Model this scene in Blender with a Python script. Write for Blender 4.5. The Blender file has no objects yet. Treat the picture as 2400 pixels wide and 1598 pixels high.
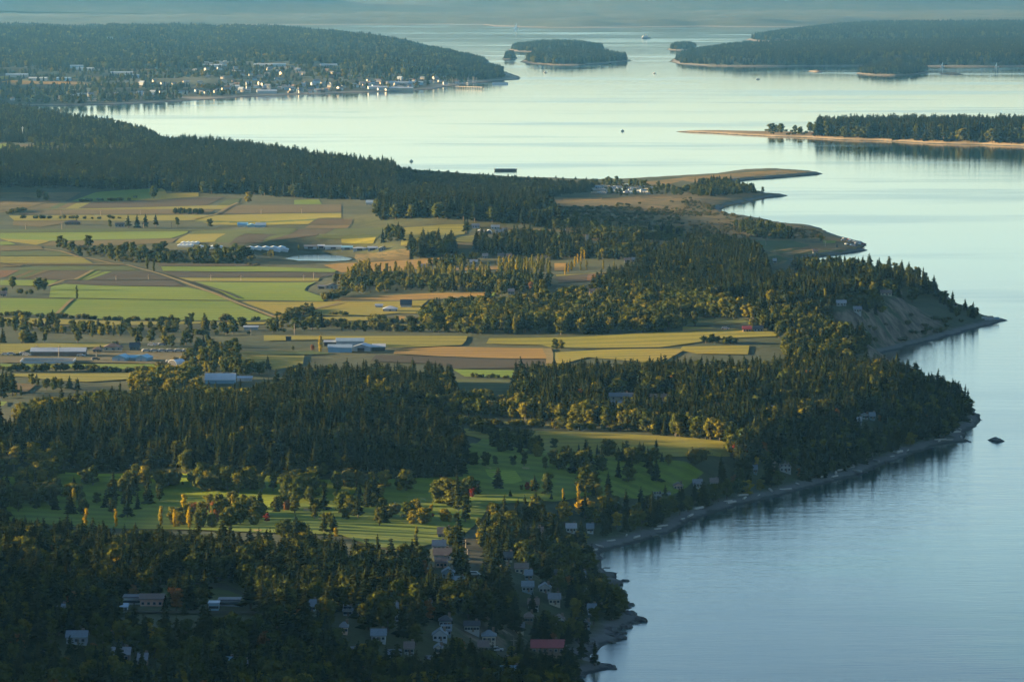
import bpy, bmesh, math, re
import numpy as np
from mathutils import Vector, Matrix

R = math.radians
rng = np.random.default_rng(11)
scene = bpy.context.scene
COL = scene.collection

# ------------------------------------------------------------------ camera
CAM_H = 220.0                      # lookout on the hill, metres above the sea
FPX = 13716.0                      # focal length in pixels of a 2400-wide frame
PITCH = R(3.657)
cam_data = bpy.data.cameras.new("camera")
cam_data.sensor_width = 36.0
cam_data.lens = 36.0 * FPX / 2400.0
cam_data.clip_start = 5.0
cam_data.clip_end = 60000.0
cam = bpy.data.objects.new("camera", cam_data)
cam.location = (0, 0, CAM_H)
cam.rotation_euler = (math.pi / 2 - PITCH, 0, 0)
COL.objects.link(cam)
scene.camera = cam

# ------------------------------------------------------------------ light
SUN_EL, SUN_AZ = R(7.2), R(14.0)    # sun low on the left
sun_dir = Vector((-math.cos(SUN_EL) * math.cos(SUN_AZ), math.cos(SUN_EL) * math.sin(SUN_AZ), math.sin(SUN_EL)))
world = bpy.data.worlds.new("World")
scene.world = world
world.use_nodes = True
wn = world.node_tree
wn.nodes.clear()
sky = wn.nodes.new("ShaderNodeTexSky")
sky.sky_type = 'NISHITA'
sky.sun_disc = False
sky.sun_elevation = SUN_EL
sky.sun_rotation = math.atan2(sun_dir.x, sun_dir.y)
sky.altitude = 50
sky.air_density = 0.78
sky.dust_density = 0.55
sky.ozone_density = 2.3
bg = wn.nodes.new("ShaderNodeBackground")
bg.inputs["Strength"].default_value = 0.05
wo = wn.nodes.new("ShaderNodeOutputWorld")
wn.links.new(sky.outputs[0], bg.inputs[0])
wn.links.new(bg.outputs[0], wo.inputs[0])
sun_l = bpy.data.lights.new("sun", 'SUN')
sun_l.energy = 5.0
sun_l.angle = R(0.5)
sun_l.color = (1.0, 0.76, 0.41)
sun_o = bpy.data.objects.new("sun", sun_l)
sun_o.rotation_euler = sun_dir.to_track_quat('Z', 'Y').to_euler()
sun_o.location = (-300, 100, 900)
COL.objects.link(sun_o)

vs = scene.view_settings
vs.view_transform = 'Standard'
vs.look = 'None'
vs.gamma = 1.0
vs.exposure = 2.83
vs.use_curve_mapping = False
scene.render.engine = 'CYCLES'
cy = scene.cycles
cy.max_bounces = 5
cy.diffuse_bounces = 2
cy.glossy_bounces = 2
cy.transmission_bounces = 2
cy.volume_bounces = 1
cy.transparent_max_bounces = 4
cy.use_denoising = True
cy.sample_clamp_indirect = 4.0
cy.use_adaptive_sampling = False
cy.caustics_reflective = False
cy.caustics_refractive = False

# ------------------------------------------------------------------ helpers
SP, CP = math.sin(PITCH), math.cos(PITCH)
ORI = {'f': (0, 0, 1.0191), 'p': (0, 0, 1.0)}
for i, (ox, oy) in enumerate([(0, 0), (800, 0), (1600, 0), (0, 400), (800, 400), (1600, 400),
                              (0, 800), (800, 800), (1600, 800), (0, 1200), (800, 1200), (1600, 1200)]):
    ORI['z%d' % (i + 1)] = (ox, oy, 0.3397)


def pts(s):
    """'z4 490,205 660,150 f 10,20 ...' : survey points, each tag names the map sheet they were read from."""
    out, o = [], ORI['p']
    for t in s.split():
        if t in ORI:
            o = ORI[t]
        else:
            a, b = t.split(',')
            out.append((o[0] + float(a) * o[2], o[1] + float(b) * o[2]))
    return np.array(out)


def ray(px, py):
    px, py = np.asarray(px, float), np.asarray(py, float)
    a, b = (px - 1200) / FPX, (py - 799) / FPX
    return a, CP - b * SP, -(SP + b * CP)          # direction x, y, z


def at(px, py, e=0.0):
    """point on the level e seen at (px, py)"""
    dx, dy, dz = ray(px, py)
    t = (e - CAM_H) / dz
    return np.stack([dx * t, dy * t], -1)


def proj(x, y, z):
    dy, dz = y * CP - (z - CAM_H) * SP, y * SP + (z - CAM_H) * CP
    return 1200 + FPX * x / dy, 799 - FPX * dz / dy, FPX / dy


def smooth(e0, e1, x):
    t = np.clip((x - e0) / (e1 - e0), 0, 1)
    return t * t * (3 - 2 * t)


def inside(poly, x, y):
    r = np.zeros(np.shape(x), bool)
    n = len(poly)
    for i in range(n):
        x0, y0 = poly[i - 1]
        x1, y1 = poly[i]
        c = ((y0 > y) != (y1 > y))
        with np.errstate(divide='ignore', invalid='ignore'):
            r ^= c & (x < (x1 - x0) * (y - y0) / (y1 - y0) + x0)
    return r


def sdist(poly, x, y):
    d = np.full(np.shape(x), 1e12)
    n = len(poly)
    for i in range(n):
        x0, y0 = poly[i - 1]
        x1, y1 = poly[i]
        ex, ey = x1 - x0, y1 - y0
        L = ex * ex + ey * ey + 1e-9
        t = np.clip(((x - x0) * ex + (y - y0) * ey) / L, 0, 1)
        d = np.minimum(d, (x - x0 - t * ex) ** 2 + (y - y0 - t * ey) ** 2)
    d = np.sqrt(d)
    return np.where(inside(poly, x, y), d, -d)


def vnoise(x, y, s, seed=0):
    """smooth value noise, -1..1"""
    x, y = x / s, y / s
    xi, yi = np.floor(x).astype(np.int64), np.floor(y).astype(np.int64)
    fx, fy = x - xi, y - yi
    fx, fy = fx * fx * (3 - 2 * fx), fy * fy * (3 - 2 * fy)

    def h(i, j):
        n = (i * 374761393 + j * 668265263 + seed * 974634777) & 0x7fffffff
        n = ((n ^ (n >> 13)) * 1274126177) & 0x7fffffff
        return ((n ^ (n >> 16)) & 0xffff) / 32767.5 - 1
    a, b, c, d = h(xi, yi), h(xi + 1, yi), h(xi, yi + 1), h(xi + 1, yi + 1)
    return (a + (b - a) * fx) * (1 - fy) + (c + (d - c) * fx) * fy


def mesh_obj(name, verts, faces, mat=None, kind=None, parent=None, smooth_sh=False):
    me = bpy.data.meshes.new(name)
    me.from_pydata([tuple(v) for v in verts], [], [tuple(f) for f in faces])
    if mat is not None:
        for m in (mat if isinstance(mat, (list, tuple)) else [mat]):
            me.materials.append(m)
    if smooth_sh:
        me.shade_smooth()
    o = bpy.data.objects.new(name, me)
    COL.objects.link(o)
    if kind:
        o["kind"] = kind
    if parent:
        o.parent = parent
    return o


def tag(o, label, cat, group=None):
    o["label"], o["category"] = label, cat
    if group:
        o["group"] = group
    return o


def empty(name, loc, rz=0.0):
    o = bpy.data.objects.new(name, None)
    o.location = loc
    o.rotation_euler = (0, 0, rz)
    COL.objects.link(o)
    return o


class Land:
    """A piece of land: shoreline polygon, heights from survey points, on a rectilinear grid of its own."""

    def __init__(self, coast, ctrl, gx, gy, beach=14.0, bluff=45.0, sig=120.0, rough=0.0, extra=None):
        self.coast, self.gx, self.gy = coast, gx, gy
        X, Y = np.meshgrid(gx, gy)
        s = sdist(coast, X, Y)
        # small uneven wobble of the shoreline
        s = s + 2.2 * vnoise(X, Y, 23, 5) + 1.2 * vnoise(X, Y, 9, 6)
        num = np.zeros_like(X)
        den = np.full_like(X, 1e-12)
        bl = np.zeros_like(X)
        for (cx, cy, h, b) in ctrl:
            q = ((X - cx) ** 2 + (Y - cy) ** 2) / sig ** 2
            w = 1.0 / (1.0 + q) ** 2.5
            num += w * h
            bl += w * b
            den += w
        A, B = num / den, bl / den * bluff
        self.s = s
        z = np.where(s < beach, s * (2.0 / beach), 2.0)
        z = np.maximum(z, -4.0)
        z = z + np.maximum(A - 2.0, 0) * smooth(beach, beach + B, s)
        z += rough * np.clip(s / 200, 0, 1) * (vnoise(X, Y, 140, 1) + 0.5 * vnoise(X, Y, 60, 2))
        gg = smooth(beach, beach + B, s)
        z += 4 * gg * (1 - gg) * np.clip((A - 12) / 12, 0, 1) * (3.6 * vnoise(X, Y, 26, 51) + 1.6 * vnoise(X, Y, 12, 52))   # gullies
        if extra is not None:
            z = z + extra(X, Y)
        self.Z = z

    def z(self, x, y):
        x, y = np.asarray(x, float), np.asarray(y, float)
        i = np.clip(np.searchsorted(self.gx, x) - 1, 0, len(self.gx) - 2)
        j = np.clip(np.searchsorted(self.gy, y) - 1, 0, len(self.gy) - 2)
        fx = np.clip((x - self.gx[i]) / (self.gx[i + 1] - self.gx[i]), 0, 1)
        fy = np.clip((y - self.gy[j]) / (self.gy[j + 1] - self.gy[j]), 0, 1)
        Z = self.Z
        return (Z[j, i] * (1 - fx) + Z[j, i + 1] * fx) * (1 - fy) + (Z[j + 1, i] * (1 - fx) + Z[j + 1, i + 1] * fx) * fy

    def hit(self, px, py, y0=None, y1=None):
        """first point of the land on the sight line of each survey point"""
        px, py = np.atleast_1d(px).astype(float), np.atleast_1d(py).astype(float)
        dx, dy, dz = ray(px, py)
        ys = np.geomspace(y0 or max(self.gy[0], 1200), y1 or self.gy[-1], 900)
        t = ys[None, :] / dy[:, None]
        zr = CAM_H + dz[:, None] * t
        zt = np.maximum(self.z(dx[:, None] * t, ys[None, :] + 0 * t), 0.0)
        below = zr <= zt
        k = np.where(below.any(1), below.argmax(1), len(ys) - 1)
        k0 = np.maximum(k - 1, 0)
        i = np.arange(len(k))
        g0, g1 = zr[i, k0] - zt[i, k0], zr[i, k] - zt[i, k]
        f = np.clip(g0 / np.where(np.abs(g0 - g1) < 1e-9, 1, g0 - g1), 0, 1)
        tt = t[i, k0] + (t[i, k] - t[i, k0]) * f
        x, y = dx * tt, dy * tt
        return np.stack([x, y, self.z(x, y)], -1)

    def build(self, name, mat):
        ny, nx = self.Z.shape
        X, Y = np.meshgrid(self.gx, self.gy)
        co = np.stack([X, Y, self.Z], -1).reshape(-1, 3).astype(np.float32)
        idx = np.arange(nx * ny).reshape(ny, nx)
        q = np.stack([idx[:-1, :-1], idx[:-1, 1:], idx[1:, 1:], idx[1:, :-1]], -1)
        keep = np.maximum.reduce([self.Z[:-1, :-1], self.Z[:-1, 1:], self.Z[1:, 1:], self.Z[1:, :-1]]) > -1.2
        q = q[keep].reshape(-1, 4)
        used = np.zeros(nx * ny, bool)
        used[q.ravel()] = True
        remap = np.cumsum(used) - 1
        co, q = co[used], remap[q]
        me = bpy.data.meshes.new(name)
        me.vertices.add(len(co))
        me.vertices.foreach_set("co", co.ravel())
        me.loops.add(q.size)
        me.loops.foreach_set("vertex_index", q.ravel().astype(np.int32))
        me.polygons.add(len(q))
        me.polygons.foreach_set("loop_start", np.arange(0, q.size, 4, dtype=np.int32))
        me.update(calc_edges=True)
        me.shade_smooth()
        me.materials.append(mat)
        o = bpy.data.objects.new(name, me)
        COL.objects.link(o)
        o["kind"] = "structure"
        return o


# ------------------------------------------------------------------ materials
def new_mat(name):
    m = bpy.data.materials.new(name)
    m.use_nodes = True
    m.node_tree.nodes.clear()
    return m, m.node_tree.nodes, m.node_tree.links


def node(ns, t, **kw):
    n = ns.new(t)
    for k, v in kw.items():
        if k in n.inputs:
            n.inputs[k].default_value = v
        else:
            setattr(n, k, v)
    return n


def c4(c):
    return (c[0], c[1], c[2], 1.0)


def ramp(ns, stops):
    r = ns.new("ShaderNodeValToRGB")
    e = r.color_ramp.elements
    while len(e) > 1:
        e.remove(e[-1])
    e[0].position, e[0].color = stops[0][0], c4(stops[0][1])
    for p, c in stops[1:]:
        k = e.new(p)
        k.color = c4(c)
    return r


def mixc(ns, ls, fac, a, b, mode='MIX'):
    n = ns.new("ShaderNodeMix")
    n.data_type = 'RGBA'
    n.blend_type = mode
    for sock, v in ((n.inputs[0], fac), (n.inputs[6], a), (n.inputs[7], b)):
        if hasattr(v, 'is_linked'):
            ls.new(v, sock)
        elif isinstance(v, (int, float)):
            sock.default_value = v
        else:
            sock.default_value = c4(v)
    return n.outputs[2]


def noise(ns, ls, vec, scale, detail=4, rough=0.55):
    n = node(ns, "ShaderNodeTexNoise", Scale=scale, Detail=detail, Roughness=rough)
    ls.new(vec, n.inputs["Vector"])
    return n.outputs[0]


def mapping(ns, ls, vec, scale=(1, 1, 1), rot=(0, 0, 0)):
    n = ns.new("ShaderNodeMapping")
    n.inputs["Scale"].default_value = scale
    n.inputs["Rotation"].default_value = rot
    ls.new(vec, n.inputs["Vector"])
    return n.outputs[0]


def math_n(ns, ls, op, a, b=None, clamp=False):
    n = ns.new("ShaderNodeMath")
    n.operation = op
    n.use_clamp = clamp
    for i, v in enumerate((a, b)):
        if v is None:
            continue
        if hasattr(v, 'is_linked'):
            ls.new(v, n.inputs[i])
        else:
            n.inputs[i].default_value = v
    return n.outputs[0]


def maprange(ns, ls, v, a, b, c=0.0, d=1.0):
    n = ns.new("ShaderNodeMapRange")
    ls.new(v, n.inputs[0])
    for i, q in enumerate((a, b, c, d)):
        n.inputs[i + 1].default_value = q
    return n.outputs[0]


def finish(m, ns, ls, col, rough=0.9, bump=None, spec=0.2, bdist=0.3, bstr=0.5):
    b = node(ns, "ShaderNodeBsdfPrincipled", Roughness=rough)
    b.inputs["Specular IOR Level"].default_value = spec
    if hasattr(col, 'is_linked'):
        ls.new(col, b.inputs["Base Color"])
    else:
        b.inputs["Base Color"].default_value = c4(col)
    if bump is not None:
        bn = node(ns, "ShaderNodeBump", Strength=bstr, Distance=bdist)
        ls.new(bump, bn.inputs["Height"])
        ls.new(bn.outputs[0], b.inputs["Normal"])
    o = ns.new("ShaderNodeOutputMaterial")
    ls.new(b.outputs[0], o.inputs[0])
    return m


def land_mat(name, grass_a, grass_b, soil, shore=(0.11, 0.105, 0.095)):
    m, ns, ls = new_mat(name)
    geo = ns.new("ShaderNodeNewGeometry")
    pos = geo.outputs["Position"]
    n1 = noise(ns, ls, pos, 0.012, 5)
    n2 = noise(ns, ls, pos, 0.12, 4, 0.65)
    g = mixc(ns, ls, maprange(ns, ls, n1, 0.38, 0.62), grass_a, grass_b)
    g = mixc(ns, ls, maprange(ns, ls, n2, 0.3, 0.75), g, mixc(ns, ls, 1.0, g, (0.55, 0.55, 0.5), 'MULTIPLY'))
    sep = ns.new("ShaderNodeSeparateXYZ")
    ls.new(geo.outputs["Normal"], sep.inputs[0])
    steep = maprange(ns, ls, math_n(ns, ls, 'ADD', sep.outputs[2], math_n(ns, ls, 'MULTIPLY', math_n(ns, ls, 'SUBTRACT', n2, 0.5), 0.14)), 0.93, 0.86)
    run = noise(ns, ls, mapping(ns, ls, pos, (0.16, 0.10, 0.02)), 1.0, 5, 0.65)
    so = mixc(ns, ls, maprange(ns, ls, run, 0.36, 0.62), soil, tuple(0.30 * v for v in soil))
    so = mixc(ns, ls, maprange(ns, ls, noise(ns, ls, pos, 0.06, 5, 0.7), 0.52, 0.60), so, grass_a)
    g = mixc(ns, ls, steep, g, so)
    sp = ns.new("ShaderNodeSeparateXYZ")
    ls.new(pos, sp.inputs[0])
    zz = math_n(ns, ls, 'ADD', sp.outputs[2], math_n(ns, ls, 'MULTIPLY', math_n(ns, ls, 'SUBTRACT', n2, 0.5), 1.4))
    sh = mixc(ns, ls, noise(ns, ls, pos, 0.35, 4, 0.7), tuple(0.6 * v for v in shore), shore)
    g = mixc(ns, ls, maprange(ns, ls, zz, 2.3, 1.5), g, sh)
    g = mixc(ns, ls, maprange(ns, ls, zz, 0.75, 0.35), g, (0.022, 0.024, 0.022))     # wet weed line
    return finish(m, ns, ls, g, 0.95, n2, 0.1, 0.8, 0.6)


M = {}
M['land'] = land_mat("rough_ground", (0.032, 0.044, 0.015), (0.062, 0.062, 0.021), (0.17, 0.125, 0.085))
M['spit'] = land_mat("dry_spit_ground", (0.22, 0.145, 0.065), (0.15, 0.105, 0.048), (0.42, 0.30, 0.17), (0.26, 0.20, 0.13))
M['island'] = land_mat("island_ground", (0.035, 0.045, 0.02), (0.055, 0.055, 0.025), (0.30, 0.24, 0.16), (0.20, 0.17, 0.13))

# ------------------------------------------------------------------ sea
m, ns, ls = new_mat("sea_water")
geo = ns.new("ShaderNodeNewGeometry")
pos = geo.outputs["Position"]
wob = noise(ns, ls, mapping(ns, ls, pos, (0.0009, 0.0009, 1)), 1.0, 3)
big = noise(ns, ls, mapping(ns, ls, pos, (0.0011, 0.0024, 1), (0, 0, 0.12)), 1.0, 5, 0.6)
fin = noise(ns, ls, mapping(ns, ls, pos, (0.004, 0.014, 1), (0, 0, -0.1)), 1.0, 4, 0.6)
cat = math_n(ns, ls, 'ADD', math_n(ns, ls, 'MULTIPLY', big, 0.75), math_n(ns, ls, 'MULTIPLY', fin, 0.25))
ruf = maprange(ns, ls, cat, 0.50, 0.60, 0.0, 1.0)
spx = ns.new('ShaderNodeSeparateXYZ')
ls.new(pos, spx.inputs[0])
breeze = maprange(ns, ls, math_n(ns, ls, 'ADD', spx.outputs[1], math_n(ns, ls, 'MULTIPLY', big, 1500.0)), 5200.0, 2600.0)   # light air over the near bay
rough = math_n(ns, ls, 'ADD', math_n(ns, ls, 'ADD', math_n(ns, ls, 'MULTIPLY', math_n(ns, ls, 'MULTIPLY', ruf, math_n(ns, ls, 'SUBTRACT', 1.0, math_n(ns, ls, 'MULTIPLY', breeze, 0.85))), 0.085), 0.035), math_n(ns, ls, 'ADD', math_n(ns, ls, 'MULTIPLY', breeze, 0.055), maprange(ns, ls, spx.outputs[1], 2400.0, 1750.0, 0.0, 0.14)))
b = node(ns, "ShaderNodeBsdfPrincipled", IOR=1.333)
b.inputs["Base Color"].default_value = (0.003, 0.034, 0.027, 1)
ls.new(rough, b.inputs["Roughness"])
w1 = noise(ns, ls, mapping(ns, ls, pos, (0.10, 0.30, 1), (0, 0, 0.25)), 1.0, 3, 0.6)
w2 = noise(ns, ls, mapping(ns, ls, pos, (0.018, 0.05, 1), (0, 0, -0.2)), 1.0, 2, 0.5)
hgt = math_n(ns, ls, 'ADD', math_n(ns, ls, 'MULTIPLY', w1, 0.20), math_n(ns, ls, 'MULTIPLY', w2, 0.25))
bn = node(ns, "ShaderNodeBump", Distance=1.0)
ls.new(math_n(ns, ls, 'ADD', math_n(ns, ls, 'MULTIPLY', breeze, 0.62), 0.16), bn.inputs["Strength"])
ls.new(hgt, bn.inputs["Height"])
ls.new(bn.outputs[0], b.inputs["Normal"])
o = ns.new("ShaderNodeOutputMaterial")
ls.new(b.outputs[0], o.inputs[0])
M['sea'] = m
mesh_obj("sea", [(-14000, -3000, 0), (14000, -3000, 0), (14000, 33000, 0), (-14000, 33000, 0)], [(0, 1, 2, 3)], m, "structure")

# ------------------------------------------------------------------ main land
coast_px = pts("""z11 1600,1150 1770,1110 1910,1072 1850,1060 1770,1050 1740,1000 1730,930 1800,905 1900,890 1880,850 1960,800 2060,765 2090,745
 2050,722 1960,705 1945,640 1900,560 1860,500 1930,485 1945,470 1900,455 1850,430 1800,380 1780,300 1800,275 1900,250 2100,190 2355,100
 z9 200,1175 450,1115 680,1065 900,1000 1250,905 1500,815 1700,735 1850,700 1950,695 2030,692 2010,682 1940,668 1990,600 2040,540 2035,510 2000,485 1960,400 1880,340 1700,260
 p 2130,862 2060,846 2031,832 2100,822 2157,806 z6 1740,1165 2000,1100 2200,1045 2262,1033 2150,1020 2060,985 1960,940 1800,900 1650,840 1500,810 1200,790 900,770 700,730 620,700
 625,690 720,655 900,605 1100,575 1290,550 1240,540 1270,505 1200,480 1080,455 985,420 960,395 850,380 700,370 600,345 450,320 320,305 260,275 330,245 480,210 620,185 755,172
 600,165 540,150 440,128 300,98 300,86 500,60 750,45 980,22 900,10 800,3 f 1780,390 1700,393 1640,402 1540,408 1430,414
 p 1400,424 1250,422 1100,416 980,410 880,402 760,388 650,372 560,362 470,358 420,352 415,340 400,325 330,305 200,285 100,268 40,258 -150,250 -500,250""")
coast = [tuple(at(a, b)) for a, b in coast_px]
coast = [(600, -600), (520, 300), (330, 950), (120, 1450), (60, 1640)] + coast + [(-2600, 9300), (-2600, -600)]
CTRL = """0,1598,34,1 500,1598,28,1 1000,1598,17,1 1300,1598,9,1 0,1450,34,1 600,1430,26,1 1000,1420,19,1 1300,1430,10,1 0,1300,26,1 500,1300,20,1 900,1300,16,1 1200,1300,14,1
1370,1300,9,.8 0,1200,9,1 200,1150,9,1 400,1180,8,1 800,1180,10,1 1200,1160,13,1 1500,1150,14,1 1640,1150,12,1 1560,1235,6,1 1780,1130,10,1 0,1060,15,1 300,1080,14,1 700,1090,14,1 1000,1090,14,1 200,1000,30,1 600,1000,34,1 900,1005,26,1 400,975,33,1 750,985,30,1
1200,1060,13,1 1500,1040,14,1 1250,980,14,1 1600,980,15,1 1850,1010,16,1 2050,1010,14,1 2180,990,13,1 2240,990,9,.6 1900,920,18,1 2100,920,16,1 1500,920,15,1 1100,930,13,1
0,880,13,1 400,860,13,1 800,840,13,1 1200,830,13,1 1600,840,14,1 1800,830,15,1 1950,830,14,1 2000,780,20,.8 0,760,12,1 500,740,11,1 900,740,12,1 1300,750,14,1 1650,760,17,1 1850,740,22,1 2060,715,27,.38 2180,690,27,.34 1950,700,24,1 2270,735,8,.7
0,640,10,1 400,640,10,1 800,640,11,1 1150,640,13,1 1400,640,17,1 1600,640,20,1 1760,640,20,.5 1850,690,22,1 1700,600,17,.6 0,540,10,1 400,540,10,1 800,540,12,1 1000,545,15,1 1130,545,22,1 1300,555,20,1 1500,570,16,1 1640,575,14,.8
1700,540,4,1 1850,550,3,1 1980,575,3,1 1800,590,3,1 1550,490,3,1 1400,480,4,1 1700,450,3,1 1850,410,2.5,1 1650,425,2.5,1 1500,430,3,1 0,470,11,1 300,470,11,1 600,470,11,1 850,480,12,1 1000,500,24,1 1150,500,24,1 1300,520,12,1
0,420,14,1 200,415,14,1 400,405,14,1 600,410,14,1 800,425,13,1 1000,440,9,1 1200,445,7,1 1330,445,5,1 480,375,8,1 700,395,8,.8 1250,430,4,.6 1100,425,5,.6 950,420,9,.7 100,340,10,1 250,320,8,1 370,335,6,.6 0,300,10,1 -200,300,12,1 150,300,8,1 300,330,9,1 50,370,12,1 -300,420,28,1 -300,600,12,1 -300,800,14,1"""
ctrl = []
for t in CTRL.split():
    a, b_, h, q = map(float, t.split(','))
    p = at(a, b_, h)
    ctrl.append((p[0], p[1], h, q))


def ridge(X, Y):
    # the flank of the lookout hill, unseen on the left and shaped to shade the near ground, and the lookout itself
    def g(cx, cy, sx, sy, h):
        return h * np.exp(-0.5 * (((X - cx) / sx) ** 2 + ((Y - cy) / sy) ** 2))
    w = smooth(-360, -620, X)
    r = w * (109 * np.exp(-0.5 * ((X + 1050) / 260) ** 2) * np.exp(-(np.abs(Y - 2290) / np.where(Y < 2290, 900, 545)) ** 4) + g(-1000, 1450, 380, 300, 110))
    return r + g(-60, -60, 330, 380, 196) + smooth(-360, -700, X) * g(-800, 700, 400, 500, 90)


gx = np.unique(np.concatenate([np.arange(-2400, -720, 40.0), np.arange(-720, 760, 6.0)]))
gy = np.unique(np.concatenate([np.arange(-500, 1560, 45.0), np.arange(1560, 3600, 5.0), np.arange(3600, 5200, 8.0), np.arange(5200, 9200, 13.0)]))
main = Land(np.array(coast), ctrl, gx, gy, beach=6.0, bluff=42, sig=60, rough=0.35, extra=ridge)
# basin of the farm pond
pw = at(747, 604.5, 11.0)
Xm, Ym = np.meshgrid(gx, gy)
q_ = np.hypot((Xm - pw[0]) / 29.0, (Ym - pw[1]) / 62.0)
main.Z = main.Z + (np.where(q_ < 1, 10.2, 11.15) - main.Z) * smooth(2.4, 1.1, q_)
main.build("land", M['land'])
# ------------------------------------------------------------------ far lands
def far_land(name, coast_s, ctrl_s, step, mat, beach=20.0, bluff=90.0, sig=300.0, rough=2.0, close=None):
    c = [tuple(at(a, b)) for a, b in pts(coast_s)] + (close or [])
    c = np.array(c)
    ct = []
    for t in ctrl_s.split():
        a, b_, h = map(float, t.split(','))
        p = at(a, b_, h)
        ct.append((p[0], p[1], h, 1.0))
    x0, y0 = c.min(0) - 3 * step
    x1, y1 = c.max(0) + 3 * step
    L = Land(c, ct, np.arange(x0, x1, step), np.arange(y0, y1, step), beach, bluff, sig, rough)
    L.build(name, mat)
    return L


LANDS = {'main': main}
LANDS['town'] = far_land("land", """f -250,250 0,243 160,243 300,240 430,233 590,222 720,218 850,213 930,210 1000,206 1030,200 1080,194 1120,190 1150,186 1195,184
 1192,176 1165,166 1120,160 1148,156 1150,150 1100,138 1040,126 990,118 960,110 900,104 800,97 700,92 640,88 -250,88""",
 """-150,215,8 0,225,5 300,225,5 600,215,5 900,205,5 1100,192,6 1180,182,7 1000,190,12 0,200,9 300,200,9 500,195,9 750,190,10 0,150,16 0,110,26 0,90,37 0,78,46 120,95,32 200,110,22 300,108,22 400,112,18 520,116,14
 600,122,13 700,97,27 800,97,27 880,100,23 600,100,20 950,120,15 1050,132,18 1100,145,15 1150,165,11 900,160,18 700,160,18 500,165,14 300,165,15 1000,150,22 -150,90,44 -150,150,18 -150,78,52""",
 30.0, M['island'], 20, 130, 260, 8)
LANDS['isle'] = far_land("land", "f 1195,143 1215,147 1260,150 1330,151 1400,146 1455,141 1440,136 1390,130 1320,127 1260,129 1215,134",
 "1300,143,25 1400,142,16 1250,146,14 1450,142,5 1340,140,28", 18.0, M['island'], 14, 90, 160, 1.5)
LANDS['isleback'] = far_land("land", "f 1166,115 1180,119 1240,121 1290,120.5 1340,119.5 1400,116 1395,112 1330,110 1250,110 1180,111",
 "1250,118,13 1330,117,14 1200,117,9", 18.0, M['island'], 14, 80, 160, 1.5)
LANDS['islet'] = far_land("land", "f 1155,137 1172,139 1190,136 1186,132 1170,130 1158,133", "1170,136,14", 10.0, M['island'], 8, 30, 80, 0.5)
LANDS['east'] = far_land("land", """f 1538,143 1560,148 1620,152 1700,153 1800,153 1950,152 2100,153 2250,154 2420,154 2700,154 2700,112 2300,110 2000,112 1800,114 1700,116 1620,120 1560,128""",
 "1560,142,7 1620,140,14 1700,138,17 1800,136,19 1950,134,22 2100,134,22 2250,136,19 2400,140,16 2700,140,16 1700,150,12 2000,150,14 2300,150,14", 25.0, M['island'], 14, 110, 260, 2)
LANDS['eastknob'] = far_land("land", "f 1532,115 1560,117 1600,116 1610,110 1590,107 1545,108", "1565,114,8", 14.0, M['island'], 10, 50, 100, 1)
LANDS['north'] = far_land("land", """f 1708,92 1740,97 1790,98 1800,94 1830,95 1900,96 2050,97 2250,100 2500,106 2800,106 2800,66 2400,66 2100,66 1950,67 1850,72 1780,80""",
 "1720,92,7 1800,88,15 1900,85,22 2050,85,23 2200,86,20 2400,90,15 2700,90,15", 35.0, M['island'], 18, 160, 320, 2)
LANDS['knoll'] = far_land("land", "f 1966,170 2000,173 2060,174 2110,172 2142,166 2120,163 2050,161 1990,162", "2000,168,12 2060,167,16 2110,167,8", 10.0, M['island'], 8, 50, 100, 1)
LANDS['rock'] = far_land("land", "f 1856,165 1875,168 1897,167 1890,164 1872,163", "1876,166,7", 7.0, M['spit'], 8, 25, 60, 1)
LANDS['skerry'] = far_land("land", "f 2158,171 2190,173 2216,172 2205,169 2180,168", "2190,171,3", 7.0, M['spit'], 8, 25, 60, 0.5)
LANDS['spit'] = far_land("land", """f 1555,303.5 1620,306 1700,311 1780,315 1850,317 1886,319 1930,322 1970,323 2020,324 2080,327 2150,331 2250,333 2355,337 2550,342
 2550,310 2355,305 2200,303 2050,303 1950,304 1890,306 1850,306.5 1750,304.5 1650,302.5""",
 "1600,308,2.2 1750,314,2.5 1880,317,3 1930,321,6 2000,322,9 2100,324,11 2250,326,12 2400,330,12 2550,330,12", 6.0, M['spit'], 7, 26, 90, 0.6)
LANDS['reef'] = far_land("land", "p 2303,1031 2320,1036 2345,1036.5 2366,1034 2350,1029 2325,1028", "2330,1032,1.6", 1.5, M['land'], 4, 8, 20, 0.3)
LANDS['shore'] = far_land("land", """f -300,72 200,70 630,58 900,57 1105,57.5 1130,62 1200,64 1300,65 1400,65 1500,63 1600,62 1800,63 1960,60 2100,56 2420,57 2800,58
 2800,40 2400,38.5 2000,38 0,38 -300,38""",
 "-200,58,100 0,60,84 150,61,74 300,62,58 450,64,34 560,66,14 640,60,10 760,54,30 900,52,44 1050,56,30 1150,60,22 1300,60,38 1450,58,30 1600,57,44 1750,57,52 1880,56,36 2000,55,22 2150,53,34 2300,53,24 2700,53,24", 90.0, M['island'], 30, 350, 500, 9)
# the high country behind the far shore
X, Y = np.meshgrid(np.arange(-6500, 6501, 130.0), np.arange(24500, 32600, 150.0))


def gb(cx, cy, sx, sy, h):
    return h * np.exp(-0.5 * (((X - cx) / sx) ** 2 + ((Y - cy) / sy) ** 2))


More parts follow.
